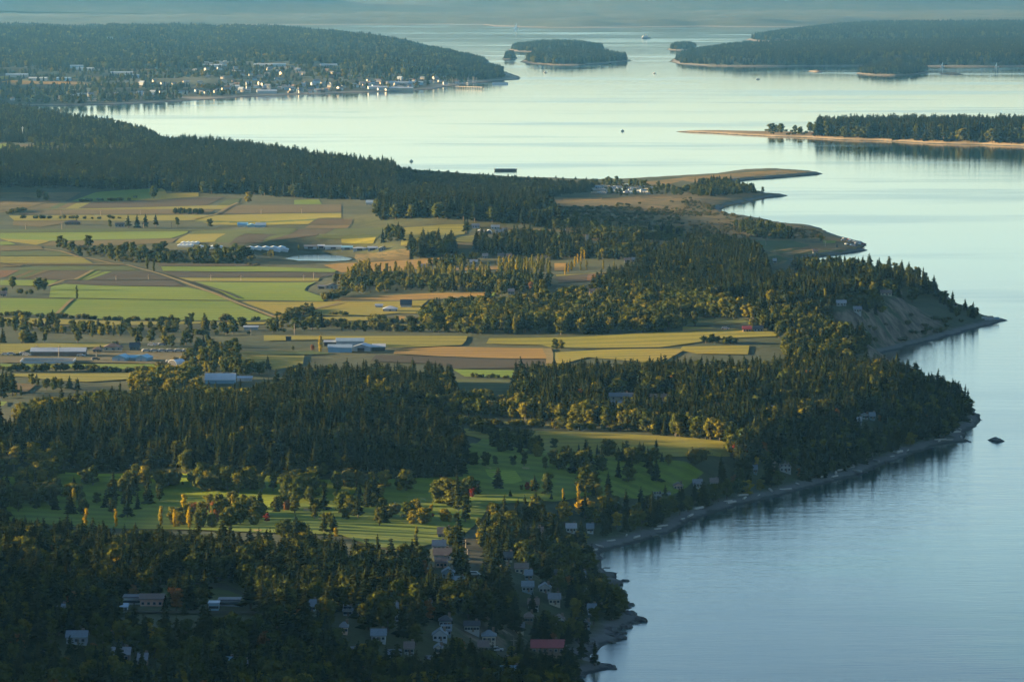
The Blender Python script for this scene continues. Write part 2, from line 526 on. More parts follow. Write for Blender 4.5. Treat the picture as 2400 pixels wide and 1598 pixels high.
Z = -6 + gb(-2600, 25600, 1300, 600, 235) + gb(-700, 28800, 2300, 1000, 265) + gb(1000, 27200, 900, 600, 150) + gb(2400, 29500, 1900, 900, 240) + gb(-5200, 28000, 1500, 1500, 270) + gb(300, 31200, 6000, 600, 120) + gb(5000, 28500, 1200, 1300, 260)
Z += 22 * vnoise(X, Y, 900, 31) * np.clip(Z / 100, 0, 1) + 9 * vnoise(X, Y, 330, 32) * np.clip(Z / 60, 0, 1)
Z = np.minimum(Z, 300)
idx = np.arange(X.size).reshape(X.shape)
fq = np.stack([idx[:-1, :-1], idx[:-1, 1:], idx[1:, 1:], idx[1:, :-1]], -1).reshape(-1, 4)
mesh_obj("hills", np.stack([X, Y, Z], -1).reshape(-1, 3), fq, M['island'], "structure", smooth_sh=True)

# ------------------------------------------------------------------ haze
hz = bpy.data.materials.new("haze_air")
hz.use_nodes = True
hn = hz.node_tree
hn.nodes.clear()
pv = hn.nodes.new("ShaderNodeVolumePrincipled")
pv.inputs["Color"].default_value = (0.19, 0.56, 1.0, 1)
pv.inputs["Absorption Color"].default_value = (1, 1, 1, 1)
pv.inputs["Density"].default_value = 1.2e-5
pv.inputs["Anisotropy"].default_value = 0.6
ho = hn.nodes.new("ShaderNodeOutputMaterial")
hn.links.new(pv.outputs[0], ho.inputs["Volume"])
hv = [(x, y, z) for z in (-9, 345) for y in (-3300, 33300) for x in (-14300, 14300)]
mesh_obj("haze", hv, [(0, 2, 3, 1), (4, 5, 7, 6), (0, 1, 5, 4), (2, 6, 7, 3), (0, 4, 6, 2), (1, 3, 7, 5)], hz, "stuff")
# ------------------------------------------------------------------ fields, paths, ponds
def field_mat(name, a, b, row=0.0, rot=0.0, rowc=0.75, blot=0.02, scrub=None):
    m, ns, ls = new_mat(name)
    geo = ns.new("ShaderNodeNewGeometry")
    pos = geo.outputs["Position"]
    n1 = noise(ns, ls, mapping(ns, ls, pos, (blot, blot * 0.6, 1)), 1.0, 5, 0.6)
    n2 = noise(ns, ls, pos, 0.45, 3, 0.7)
    c = mixc(ns, ls, maprange(ns, ls, n1, 0.36, 0.66), a, b)
    c = mixc(ns, ls, maprange(ns, ls, n2, 0.35, 0.8, 0.0, 0.7), c, mixc(ns, ls, 1.0, c, (0.66, 0.68, 0.62), 'MULTIPLY'))
    if row > 0:
        w = ns.new("ShaderNodeTexWave")
        w.wave_type, w.bands_direction = 'BANDS', 'Y'
        w.inputs["Scale"].default_value = 1.0
        w.inputs["Distortion"].default_value = 1.5
        w.inputs["Detail"].default_value = 2
        w.inputs["Detail Scale"].default_value = 0.4
        ls.new(mapping(ns, ls, pos, (row * 0.32, row * 0.32, row), (0, 0, rot)), w.inputs["Vector"])
        c = mixc(ns, ls, maprange(ns, ls, w.outputs[1], 0.2, 0.8, 0.0, 1.0), c, mixc(ns, ls, 1.0, c, (rowc * 0.9, rowc * 0.92, rowc * 0.85), 'MULTIPLY'))
        trk = noise(ns, ls, mapping(ns, ls, pos, (0.012, 0.16, 1), (0, 0, rot + 0.03)), 1.0, 3, 0.6)      # passes of the machines
        c = mixc(ns, ls, maprange(ns, ls, trk, 0.53, 0.66, 0.0, 0.55), c, mixc(ns, ls, 1.0, c, (0.68, 0.72, 0.66), 'MULTIPLY'))
    if scrub:
        n3 = noise(ns, ls, mapping(ns, ls, pos, (0.045, 0.03, 1)), 1.0, 6, 0.7)
        c = mixc(ns, ls, maprange(ns, ls, n3, 0.50, 0.60), c, scrub)
    return finish(m, ns, ls, c, 0.95, n2, 0.1, 0.25, 0.7)


FM = {
    'G': field_mat("lush_grass", (0.095, 0.149, 0.003), (0.127, 0.162, 0.004), 0.055, 0.1, 0.9),
    'Y': field_mat("yellowing_grass", (0.173, 0.154, 0.008), (0.213, 0.161, 0.009), 0.05, -0.2, 0.88),
    'D': field_mat("dull_crop", (0.047, 0.072, 0.007), (0.066, 0.078, 0.007), 0.09, 0.2, 0.75),
    'O': field_mat("olive_pasture", (0.161, 0.148, 0.011), (0.194, 0.160, 0.014), 0.05, 0.05, 0.85),
    'T': field_mat("tan_stubble", (0.107, 0.075, 0.016), (0.081, 0.060, 0.013), 0.08, 0.1, 0.78),
    'W': field_mat("ripe_gold_grass", (0.253, 0.142, 0.024), (0.211, 0.120, 0.021), 0.05, -0.1, 0.88),
    'B': field_mat("ploughed_soil", (0.055, 0.038, 0.014), (0.067, 0.045, 0.015), 0.13, 0.12, 0.7),
    'P': field_mat("pale_fallow", (0.119, 0.078, 0.025), (0.094, 0.067, 0.021), 0.09, 0.06, 0.82),
    'K': field_mat("dark_tilth", (0.032, 0.023, 0.010), (0.042, 0.030, 0.013), 0.13, 0.1, 0.75),
    'R': field_mat("red_crop", (0.156, 0.069, 0.017), (0.113, 0.055, 0.015), 0.11, 0.2, 0.75),
    'V': field_mat("gravel_yard", (0.084, 0.071, 0.031), (0.113, 0.091, 0.038), 0, 0, 1, 0.06),
    'F': field_mat("golf_turf", (0.108, 0.147, 0.007), (0.145, 0.171, 0.009), 0.06, 0.5, 0.86, 0.012),
    'N': field_mat("golf_green_turf", (0.196, 0.241, 0.011), (0.233, 0.263, 0.011), 0.2, 0.5, 0.9),
    'S': field_mat("bunker_sand", (0.258, 0.194, 0.065), (0.224, 0.168, 0.057), 0, 0, 1, 0.2),
    'M': field_mat("marsh_grass", (0.134, 0.085, 0.020), (0.089, 0.066, 0.015), 0, 0, 1, 0.012, (0.047, 0.039, 0.009)),
    'E': field_mat("dry_spit_grass", (0.185, 0.112, 0.024), (0.140, 0.089, 0.020), 0, 0, 1, 0.012, (0.084, 0.065, 0.014)),
    'A': field_mat("weathered_asphalt", (0.034, 0.031, 0.015), (0.042, 0.039, 0.018), 0, 0, 1, 0.1),
    'C': field_mat("worn_track", (0.168, 0.120, 0.036), (0.134, 0.097, 0.030), 0, 0, 1, 0.2),
    'H': field_mat("ditch_sedge", (0.020, 0.023, 0.005), (0.028, 0.026, 0.006), 0, 0, 1, 0.2),
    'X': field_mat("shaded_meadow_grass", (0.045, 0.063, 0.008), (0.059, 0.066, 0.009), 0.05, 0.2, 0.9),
}


def clip_cell(poly, x0, x1, y0, y1):
    for ax, v, sgn in ((0, x0, 1), (0, x1, -1), (1, y0, 1), (1, y1, -1)):
        out = []
        n = len(poly)
        for i in range(n):
            a, b = poly[i - 1], poly[i]
            da, db = sgn * (a[ax] - v), sgn * (b[ax] - v)
            if da >= 0:
                if db >= 0:
                    out.append(b)
                else:
                    t = da / (da - db)
                    out.append((a[0] + (b[0] - a[0]) * t, a[1] + (b[1] - a[1]) * t))
            elif db >= 0:
                t = da / (da - db)
                out.append((a[0] + (b[0] - a[0]) * t, a[1] + (b[1] - a[1]) * t))
                out.append(b)
        poly = out
        if len(poly) < 3:
            return []
    return poly


def drape(name, poly, mat, land, off, step=2, kind="structure"):
    """a sheet that follows the land inside a world polygon"""
    gx, gy = land.gx[::step], land.gy[::step]
    x0, y0 = poly.min(0)
    x1, y1 = poly.max(0)
    gx = gx[max(np.searchsorted(gx, x0) - 1, 0):np.searchsorted(gx, x1) + 1]
    gy = gy[max(np.searchsorted(gy, y0) - 1, 0):np.searchsorted(gy, y1) + 1]
    if len(gx) < 2 or len(gy) < 2:
        return None
    X, Y = np.meshgrid(gx, gy)
    ins = inside(poly, X, Y)
    # cells touched by the outline
    dd = np.abs(sdist(poly, (X[:-1, :-1] + X[1:, 1:]) / 2, (Y[:-1, :-1] + Y[1:, 1:]) / 2))
    diag = np.hypot(X[1:, 1:] - X[:-1, :-1], Y[1:, 1:] - Y[:-1, :-1]) / 2 + 0.01
    full = ins[:-1, :-1] & ins[1:, :-1] & ins[:-1, 1:] & ins[1:, 1:] & (dd > diag)
    part = (dd <= diag)
    V, Fc, key = [], [], {}

    def vid(p):
        k = (round(p[0], 3), round(p[1], 3))
        if k not in key:
            key[k] = len(V)
            V.append(k)
        return key[k]
    pl = [tuple(p) for p in poly]
    for j, i in np.argwhere(full):
        Fc.append([vid((gx[i], gy[j])), vid((gx[i + 1], gy[j])), vid((gx[i + 1], gy[j + 1])), vid((gx[i], gy[j + 1]))])
    for j, i in np.argwhere(part):
        c = clip_cell(pl, gx[i], gx[i + 1], gy[j], gy[j + 1])
        f = []
        for p in c:
            v = vid(p)
            if v not in f:
                f.append(v)
        if len(f) >= 3:
            a = sum(V[f[k - 1]][0] * V[f[k]][1] - V[f[k]][0] * V[f[k - 1]][1] for k in range(len(f)))
            if abs(a) > 0.02:
                Fc.append(f if a > 0 else f[::-1])
    if not V:
        return None
    V = np.array(V)
    z = land.z(V[:, 0], V[:, 1]) + off
    return mesh_obj(name, np.column_stack([V, z]), Fc, mat, kind, smooth_sh=True)


def ribbon(name, line, width, mat, land, off, kind="structure", step=8.0):
    P = []
    line = [np.array(p[:2]) for p in line]
    for a, b in zip(line[:-1], line[1:]):
        n = max(1, int(np.hypot(*(b - a)) / step))
        P += [a + (b - a) * k / n for k in range(n)]
    P.append(line[-1])
    P = np.array(P)
    T = np.gradient(P, axis=0)
    T /= np.linalg.norm(T, axis=1)[:, None] + 1e-9
    N = np.column_stack([-T[:, 1], T[:, 0]])
    w = width / 2
    L, Rr = P + N * w, P - N * w
    V = np.concatenate([L, Rr])
    z = land.z(V[:, 0], V[:, 1]) + off
    n = len(P)
    return mesh_obj(name, np.column_stack([V, z]), [(i, n + i, n + i + 1, i + 1) for i in range(n - 1)], mat, kind, smooth_sh=True)


FIELDS = """
E z5 1860,100 2355,50 z6 0,45 500,8 700,-2 900,10 970,22 750,40 500,54 300,78 200,95 60,80 0,70 z5 2200,110 2000,88 1900,86
M z5 1260,205 1480,190 1900,190 2200,165 2355,160 z6 0,150 200,160 450,150 620,172 720,172 480,203 320,240 240,278 310,312 450,328 600,352 850,388 950,400 980,430 1080,470 1200,490 1230,530 1100,565 900,590 700,640 640,660 560,600 400,470 140,430 z5 2355,560 2000,540 1700,470 1480,330 1380,240
W z5 1270,190 1800,188 1795,206 1500,212
T z5 1390,228 1790,222 1780,248 1410,258
E z6 330,262 480,215 620,190 500,200 330,235 200,262 120,262 100,250 250,225
P z6 150,436 360,440 530,462 300,464
D z6 400,480 760,485 880,515 780,548 540,540
G z6 970,480 1065,485 1050,502 970,500
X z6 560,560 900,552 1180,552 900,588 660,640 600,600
G z4 490,212 660,150 900,132 1050,125 1040,190 950,205 700,213
Y z4 1050,125 1130,122 1150,160 1370,152 1370,180 1060,205 950,205 1040,190
M z4 0,150 560,150 440,215 300,225 150,268 0,290
T z4 150,270 230,250 310,228 420,225 330,262
D z4 330,262 420,225 470,225 390,262
T z4 390,262 470,225 530,224 450,262
O z4 450,262 530,224 620,222 540,262
B z4 620,222 1100,205 1560,178 1420,240 1000,252 550,262
O z4 200,268 560,264 1420,242 1600,240 1530,268 1180,266 700,270
P z4 130,302 200,274 700,270 1180,267 1400,272 1480,272 1440,300 900,303
P z4 1500,302 1560,262 1620,240 2000,238 2355,236 2355,288
D z4 1490,238 1560,205 1660,190 1650,215 1600,238
G z4 2030,205 2200,200 2220,232 2030,235
O z4 60,312 800,308 1320,306 1470,309 1340,344 1050,348 450,344 100,346
O z4 1485,309 2000,298 2355,294 2355,330 2190,333 2120,375 1480,376 1345,346
D z4 1340,346 2190,333 2170,345 1360,356
T z4 90,350 450,347 440,365 280,390 90,378
D z4 0,406 1000,402 2040,398 1960,420 1300,416 600,424 0,428
G z4 0,432 600,426 1300,418 1290,432 1180,468 700,478 350,486 250,515 60,490 0,470
Y z4 0,470 60,490 250,515 330,494 345,484 200,478
T z4 360,488 1230,470 1190,498 880,512 500,522 285,520
O z4 1300,440 1560,436 1480,494 1210,500
D z4 1562,436 1690,436 1600,498 1484,495
K z4 1694,440 1910,440 1810,500 1580,514
D z4 1330,420 1980,402 2060,401 1920,440 1300,438
D z4 1920,442 2050,406 1940,460 1860,482 1815,500
B z4 2060,405 2300,402 2180,450 1860,484 1945,460
X z4 2304,405 z5 0,402 400,390 430,398 250,470 0,472 z4 2180,472
B z4 2194,336 2355,335 z5 80,336 70,374 z4 2355,374 2130,372
P z4 2132,378 2355,377 z5 60,378 40,398 z4 2300,400 2100,398
G z4 0,492 58,492 110,512 0,516
T z4 0,520 280,522 300,545 0,556
D z4 8,560 430,560 540,590 0,590
O z4 0,594 560,594 640,640 0,640
T z4 0,642 850,642 858,654 170,652 140,664 0,666
D z4 148,668 700,662 885,660 960,690 140,690
R z4 0,690 130,690 40,736 0,742
D z4 134,692 200,692 80,742 44,740
T z4 202,692 240,692 120,744 82,743
D z4 242,692 300,690 160,745 122,744
T z4 302,690 350,690 182,745 162,745
B z4 354,692 640,692 510,755 280,752 190,745
G z4 644,694 700,696 560,756 514,755
D z4 702,697 722,698 580,756 562,756
G z4 724,698 770,700 606,756 582,756
K z4 774,701 1010,696 1200,756 610,757
G z4 0,758 400,758 340,798 320,800 0,792
K z4 444,760 1195,760 1280,800 680,793 444,782
G z4 352,802 444,784 680,796 1290,808 1590,896 900,890 340,880
G z4 524,888 1590,903 1910,1028 1700,1038 1240,1034 700,1028 395,988
G z4 0,882 495,890 478,906 388,985 378,998 0,994
G z4 1112,664 1760,664 2340,682 2305,704 1700,700 1124,694
K z4 1126,700 1700,704 2310,710 2350,720 2200,740 1226,738
O z4 1232,742 2205,744 2195,764 1324,764
G z4 1346,770 2180,773 2120,800 2100,830 2240,880 2230,904 1620,894 1410,800
Y z4 1650,906 2240,910 2355,905 2200,950 2000,1000 1935,1022
B z4 1090,642 1760,646 1740,660 1090,660
O z4 0,1016 850,1042 1500,1047 1495,1056 800,1072 0,1052
Y z4 1500,1050 1840,1048 1820,1062 1500,1062
O z5 0,476 240,462 220,505 0,500
O z5 435,396 700,377 880,372 850,440 640,490 560,510 410,520
T z5 400,520 620,470 640,490 520,540
T z5 1065,386 1530,416 1700,456 1690,462 1530,427 1150,409
X z5 1150,414 1530,430 1685,468 1640,475 1170,440
O z5 710,476 940,446 920,500 780,492
T z5 780,502 920,502 900,535 800,540
M z5 100,572 300,562 470,542 470,620 120,632 90,606
W z5 0,642 180,637 560,612 760,597 620,650 560,680 330,698 0,705 z4 2260,665 2230,655
W z5 600,692 800,672 1180,657 1350,650 1350,670 900,692
W z5 1470,642 1550,642 1540,692 1470,692
B z5 1480,738 1600,722 1700,718 1690,766 1500,776
R z5 1702,717 1950,701 1980,713 1850,760 1692,766
Y z5 1480,722 1700,712 1960,696 1950,700 1700,716 1484,734
W z5 0,882 560,852 1060,840 980,870 850,880 400,898 0,904 z4 2300,902
G z5 985,868 1060,842 1060,870
Y z5 0,908 400,906 600,897 560,930 530,990 400,986 240,1000 0,1006 z4 2240,1000 2100,1002 2200,955
Y z5 0,1014 190,1012 190,1036 0,1042 z4 2150,1040 2130,1015
W z5 380,1004 540,1022 550,1052 410,1042
Y z5 200,1066 560,1066 560,1081 200,1083
O z5 0,1146 870,1146 860,1178 z8 830,30 400,48 250,38 0,10 z7 2300,-10 1820,0 z4 1820,1140
O z5 1020,1160 1700,1150 2355,1112 z6 0,1080 400,1100 660,1120 640,1148 300,1160 200,1172 z8 2200,45 1800,50 1450,48 1380,30 1000,20
X z6 0,1012 420,1030 480,1052 0,1076 z5 2200,1090
W z6 0,1100 250,1092 380,1100 300,1104 0,1112
Y z8 1452,82 1800,62 2340,57 z9 0,40 460,34 450,95 100,90 0,70 z8 2200,160 1700,115 1490,170
O z7 0,90 80,100 210,60 600,45 840,42 700,12 0,22
V z7 0,112 200,106 620,72 1400,62 1330,122 1060,158 640,150 100,152 0,150
G z7 0,162 1060,162 1080,190 870,200 560,186 0,186
O z7 0,228 900,224 1000,230 960,262 600,285 350,272 200,252 0,242
P z7 90,292 250,302 190,352 90,372
G z7 0,420 50,422 20,450 0,450
O z7 1640,102 2100,102 2090,160 1900,205 1650,162
D z7 1680,75 2150,70 2300,90 2100,98 1640,98
Y z7 1600,335 1770,335 1760,360 1600,352
W z8 370,62 700,42 1390,52 1420,92 1420,124 1170,124 700,108 360,92
K z8 240,96 700,114 1170,130 1420,132 1420,190 1190,190 780,194 650,160 200,142
G z8 765,198 1240,207 1190,240 1180,256 850,248
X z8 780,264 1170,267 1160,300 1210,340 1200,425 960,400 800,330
Y z8 150,502 540,522 870,527 1240,572 1600,592 1300,587 900,567 600,585 560,570
Y z8 560,606 1000,607 1900,642 2355,667 z9 330,700 325,800 0,802 z8 1520,802 1270,742 900,662
F p 0,1120 150,1112 400,1112 700,1128 900,1126 1085,1120 1092,1060 1130,1030 1230,1040 1320,1062 1500,1078 1610,1085 1650,1110 1570,1165 1300,1178 1150,1185 1130,1215 1080,1260 950,1290 870,1282 800,1256 600,1250 250,1240 100,1232 0,1222
N z7 1600,1070 1900,1082 2000,1110 1900,1150 1650,1160 1560,1110
T z7 440,905 900,908 1500,932 1900,960 1600,945 900,918
N z7 450,910 900,916 1500,940 1480,950 900,936 450,924
N z8 990,890 1200,900 1250,970 1180,990 1080,985 1010,930
S z8 930,806 985,814 960,820
S z8 980,866 1040,880 1030,886
S z8 1010,904 1065,910 1060,916
S z8 1245,874 1300,878 1295,888 1250,886
S z8 1550,876 1640,880 1600,888
S z7 690,998 765,1000 760,1006 690,1004
S z7 1320,1044 1365,1046 1360,1052 1330,1052
S z10 1740,128 1810,130 1800,140 1760,140
S z7 2340,1040 2355,1042 z8 90,1034 0,1044
S p 713,1194 730,1196 722,1201 710,1199
S p 838,1201 858,1204 842,1208
S p 744,1216 757,1217 748,1220
G z1 0,995 45,995 40,1045 0,1055
T z1 190,880 490,895 490,908 200,892
T z1 130,1000 230,1000 230,1035 130,1040
S p 668,1226 700,1234 680,1233
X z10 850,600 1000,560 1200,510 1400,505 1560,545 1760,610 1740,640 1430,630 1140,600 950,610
A z10 860,585 1000,540 1200,500 1550,500 1780,600 1760,625 1560,560 1400,512 1200,522 1000,570 930,600 850,610
A z10 2110,745 2250,765 2240,850 2130,860
"""
n_f = 0
FIELD_W = []
for line in FIELDS.strip().split('\n'):
    k, s = line.split(' ', 1)
    P = pts(s)
    W = main.hit(P[:, 0], P[:, 1])
    nm = 'beach' if k == 'S' else ('lawn' if k in 'FN' else ('road' if k == 'A' else 'field'))
    nm = 'bunker_sand' if k == 'S' else nm
    FIELD_W.append(W[:, :2])
    drape(nm, W[:, :2], FM[k], main, 0.10 + 0.004 * n_f, 2 if k not in 'S' else 1)
    n_f += 1

for s in ("p 270,1428 420,1434 610,1428 620,1490 450,1500 270,1490",):       # open ground before the school
    P = pts(s)
    FIELD_W.append(main.hit(P[:, 0], P[:, 1])[:, :2])

PATHS = [  # (kind, width, points)
    ('path', 3.0, 'C', "z4 300,545 420,560 540,600 640,614 760,642 880,656 1010,690 1130,725 1250,766 1420,832 1600,902 1760,962 1930,1028"),
    ('ditch_water', 2.2, 'H', "z4 1260,762 1430,826 1610,896 1775,958 1945,1022"),
    ('path', 2.6, 'H', "z4 1320,770 1480,820 1660,888"),
    ('path', 2.6, 'H', "z4 0,880 330,882 900,892 1620,903 2230,908"),
    ('path', 2.2, 'C', "z4 500,892 470,915 390,992"),
    ('path', 2.4, 'H', "z4 0,404 1000,400 2060,396"),
    ('path', 2.4, 'H', "z4 80,304 1000,303 1480,305 2355,290"),
    ('path', 2.2, 'H', "z4 1485,376 2120,377"),
    ('path', 2.4, 'H', "z4 0,640 140,666 170,653 860,656"),
    ('path', 3.0, 'H', "z4 1110,697 1700,702 2310,707"),
    ('path', 2.4, 'C', "z4 1320,340 1480,308 1560,262 1640,225"),
    ('path', 2.6, 'C', "z4 330,800 440,760 520,755 640,692"),
    ('path', 3.5, 'C', "z8 1425,55 1440,90 1438,130 1428,190 1455,240"),
    ('path', 2.5, 'C', "z8 1400,55 1425,100 1432,150"),
    ('path', 4.0, 'C', "z4 1935,1030 2050,990 2200,952 2355,918"),
    ('road', 6.0, 'V', "z5 0,905 400,903 600,893 980,872"),
    ('path', 2.4, 'H', "z8 960,352 1205,354"),
    ('path', 3.0, 'H', "z8 780,260 1175,262"),
    ('road', 7.5, 'A', "z11 890,190 910,300 930,420 945,500 970,590 1000,700"),
    ('road', 6.0, 'A', "z11 900,1010 1120,985 1250,940 1180,880 1130,800"),
    ('road', 6.0, 'A', "z10 830,690 1200,700 1700,700 2100,740"),
    ('path', 3.0, 'C', "z6 560,600 900,548 1180,545 1230,520"),
    ('path', 3.0, 'C', "z6 380,505 760,540 1000,540"),
    ('path', 2.0, 'C', "z7 2150,55 2400,50"),
    ('path', 2.2, 'H', "z8 370,92 700,111 1170,127 1420,127"),
    ('path', 3.0, 'H', "z4 2190,333 2355,333"),
]
ROADS = []
for nm, wd, k, s in PATHS:
    P = pts(s)
    W = main.hit(P[:, 0], P[:, 1])
    ribbon('path' if nm == 'ditch_water' else nm, W, wd, FM[k], main, 0.62)
    if k == 'A':
        for a_, b_ in zip(W[:-1], W[1:]):
            for t_ in np.linspace(0, 1, max(2, int(np.hypot(*(b_ - a_)[:2]) / 8))):
                ROADS.append((a_[0] + (b_[0] - a_[0]) * t_, a_[1] + (b_[1] - a_[1]) * t_, 1.6, 3, 9))

# ponds and lagoons: flat water let into the ground
def pond(s, zl):
    P = pts(s)
    V = np.column_stack([at(P[:, 0], P[:, 1], zl), np.full(len(P), zl)])
    o = mesh_obj("pond_water", V, [tuple(range(len(V)))], M['pond'], "structure")
    if o.data.polygons[0].normal.z < 0:
        o.data.flip_normals()


M['pond'] = finish(*new_mat("pond_water"), (0.01, 0.02, 0.02), 0.12, None, 0.5)
pond("p 668,606 690,600 720,598 760,597 800,600 818,604 826,606 818,610 780,612 730,611 700,611", 11.0)
pond("z5 1870,95 1960,90 2080,97 2220,110 2250,118 2200,128 2080,125 1960,108", 3.2)
# ------------------------------------------------------------------ buildings
def plain(name, a, b=None, sc=0.8, rough=0.8, ribs=0.0):
    m, ns, ls = new_mat(name)
    tc = ns.new("ShaderNodeTexCoord")
    n1 = noise(ns, ls, tc.outputs["Object"], sc, 5, 0.65)
    b = b or tuple(0.75 * v for v in a)
    c = mixc(ns, ls, maprange(ns, ls, n1, 0.35, 0.7), a, b)
    bump = n1
    if ribs:
        w = ns.new("ShaderNodeTexWave")
        w.bands_direction = 'X'
        w.inputs["Scale"].default_value = ribs
        ls.new(tc.outputs["Object"], w.inputs["Vector"])
        c = mixc(ns, ls, maprange(ns, ls, w.outputs[1], 0.1, 0.5), mixc(ns, ls, 1.0, c, (.8, .8, .8), 'MULTIPLY'), c)
        bump = w.outputs[1]
    return finish(m, ns, ls, c, rough, bump, 0.3, 0.05, 0.5)


BM = {
    'white': plain("white_paint", (0.40, 0.39, 0.37), (0.30, 0.295, 0.285)),
    'cream': plain("cream_siding", (0.38, 0.32, 0.24), (0.31, 0.26, 0.20)),
    'grey': plain("grey_siding", (0.30, 0.31, 0.32), (0.24, 0.25, 0.26)),
    'brown': plain("brown_siding", (0.16, 0.11, 0.075), (0.12, 0.085, 0.06)),
    'blue': plain("blue_siding", (0.22, 0.33, 0.40), (0.18, 0.28, 0.34)),
    'pink': plain("salmon_siding", (0.48, 0.28, 0.20), (0.40, 0.23, 0.17)),
    'concrete': plain("concrete", (0.42, 0.41, 0.39), (0.34, 0.33, 0.31)),
    'dark': plain("dark_boards", (0.045, 0.045, 0.05), (0.03, 0.03, 0.034)),
    'r_brown': plain("brown_shingles", (0.15, 0.10, 0.075), (0.10, 0.07, 0.055), 1.5),
    'r_grey': plain("grey_shingles", (0.16, 0.16, 0.165), (0.11, 0.11, 0.115), 1.5),
    'r_dark': plain("black_shingles", (0.035, 0.035, 0.038), (0.055, 0.055, 0.058), 1.5),
    'r_red': plain("red_metal_roof", (0.30, 0.035, 0.03), (0.24, 0.03, 0.025), 0.5, 0.5, 0.8),
    'r_teal': plain("teal_metal_roof", (0.22, 0.42, 0.50), (0.18, 0.36, 0.43), 0.3, 0.45, 0.8),
    'r_blue': plain("pale_blue_metal_roof", (0.26, 0.33, 0.38), (0.21, 0.27, 0.31), 0.3, 0.45, 0.8),
    'r_steel': plain("galvanised_roof", (0.34, 0.37, 0.40), (0.26, 0.28, 0.31), 0.3, 0.45, 0.8),
    'r_white': plain("white_metal_roof", (0.46, 0.46, 0.45), (0.38, 0.38, 0.37), 0.3, 0.45, 0.8),
    'hwhite': plain("shaded_white_siding", (0.29, 0.285, 0.27), (0.22, 0.215, 0.205)),  # white paint darkened for the shade the houses stand in
    'hblue': plain("grey_blue_siding", (0.13, 0.18, 0.20), (0.10, 0.14, 0.16)),
    'hroof': plain("dull_blue_grey_roof", (0.14, 0.165, 0.18), (0.10, 0.12, 0.13), 1.5),
    'hpale': plain("pale_grey_roof", (0.25, 0.25, 0.25), (0.19, 0.19, 0.19), 1.5),
    'hteal': plain("dull_teal_roof", (0.11, 0.19, 0.22), (0.09, 0.15, 0.18), 1.5),
    'film': plain("greenhouse_film", (0.56, 0.58, 0.58), (0.48, 0.50, 0.50), 0.6, 0.4),
    'glass': plain("window_glass", (0.03, 0.04, 0.05), (0.02, 0.025, 0.03), 0.2, 0.08),
    'steel': plain("weathered_steel", (0.16, 0.17, 0.18), (0.10, 0.09, 0.085), 0.5, 0.5),
    'wood': plain("old_timber", (0.20, 0.16, 0.12), (0.14, 0.11, 0.085), 2.0),
    'rubber': plain("tyre_rubber", (0.02, 0.02, 0.02)),
    'tan': plain("tan_hay", (0.42, 0.30, 0.15), (0.34, 0.24, 0.12)),
    'sail': plain("sail_cloth", (0.75, 0.74, 0.70)),
    'hullb': plain("dark_blue_hull", (0.03, 0.05, 0.10)),
    'rustred': plain("rusted_hull", (0.11, 0.06, 0.045), (0.07, 0.045, 0.04), 0.2),
}


class MB:
    def __init__(self):
        self.V, self.F, self.m = [], [], []

    def box(self, x0, x1, y0, y1, z0, z1, mi=0):
        b = len(self.V)
        self.V += [(x0, y0, z0), (x1, y0, z0), (x1, y1, z0), (x0, y1, z0), (x0, y0, z1), (x1, y0, z1), (x1, y1, z1), (x0, y1, z1)]
        self.add([(b, b + 3, b + 2, b + 1), (b + 4, b + 5, b + 6, b + 7), (b, b + 1, b + 5, b + 4), (b + 1, b + 2, b + 6, b + 5), (b + 2, b + 3, b + 7, b + 6), (b + 3, b, b + 4, b + 7)], mi)
        return self

    def add(self, fs, mi=0):
        self.F += fs
        self.m += [mi] * len(fs)

    def prism(self, prof, a0, a1, axis='y', mi=0, closed=True):
        """profile (u, z) swept along an axis"""
        b = len(self.V)
        n = len(prof)
        for a in (a0, a1):
            for u, z in prof:
                self.V.append((u, a, z) if axis == 'y' else (a, u, z))
        fs = []
        for i in range(n if closed else n - 1):
            j = (i + 1) % n
            fs.append((b + i, b + j, b + n + j, b + n + i))
        if closed:
            fs += [tuple(b + i for i in range(n))[::-1], tuple(b + n + i for i in range(n))]
        self.add(fs, mi)
        return self

    def cyl(self, x, y, z0, z1, r0, r1, n=8, mi=0):
        b = len(self.V)
        for z, r in ((z0, r0), (z1, r1)):
            for i in range(n):
                a = 2 * math.pi * i / n
                self.V.append((x + r * math.cos(a), y + r * math.sin(a), z))
        self.add([(b + i, b + (i + 1) % n, b + n + (i + 1) % n, b + n + i) for i in range(n)] + [tuple(b + n + i for i in range(n)), tuple(b + i for i in range(n))[::-1]], mi)
        return self

    def build(self, name, mats, parent=None):
        mats = [BM[k] if isinstance(k, str) else k for k in (mats if isinstance(mats, (list, tuple)) else [mats])]
        me = bpy.data.meshes.new(name)
        me.from_pydata(self.V, [], self.F)
        for q in mats:
            me.materials.append(q)
        me.polygons.foreach_set("material_index", np.array(self.m, np.int32))
        bm = bmesh.new()
        bm.from_mesh(me)
        bmesh.ops.recalc_face_normals(bm, faces=bm.faces)
        bm.to_mesh(me)
        bm.free()
        o = bpy.data.objects.new(name, me)
        COL.objects.link(o)
        if parent:
            o.parent = parent
        return o


CLEAR = list(ROADS)      # ground kept free of trees: x, y, half width, half depth, metres kept open towards the viewer


def win_mesh(w=1.3, h=1.2):
    return MB().box(-w / 2 - .1, w / 2 + .1, -.06, .0, -h / 2 - .1, h / 2 + .1, 0).box(-w / 2, w / 2, -.10, -.05, -h / 2, h / 2, 1)


_w = win_mesh().build("window", ['white', 'glass'])
WIN = _w.data
bpy.data.objects.remove(_w)
_d = MB().box(-.5, .5, -.1, 0, 0, 2.1).build("door", 'brown')
DOOR = _d.data
bpy.data.objects.remove(_d)


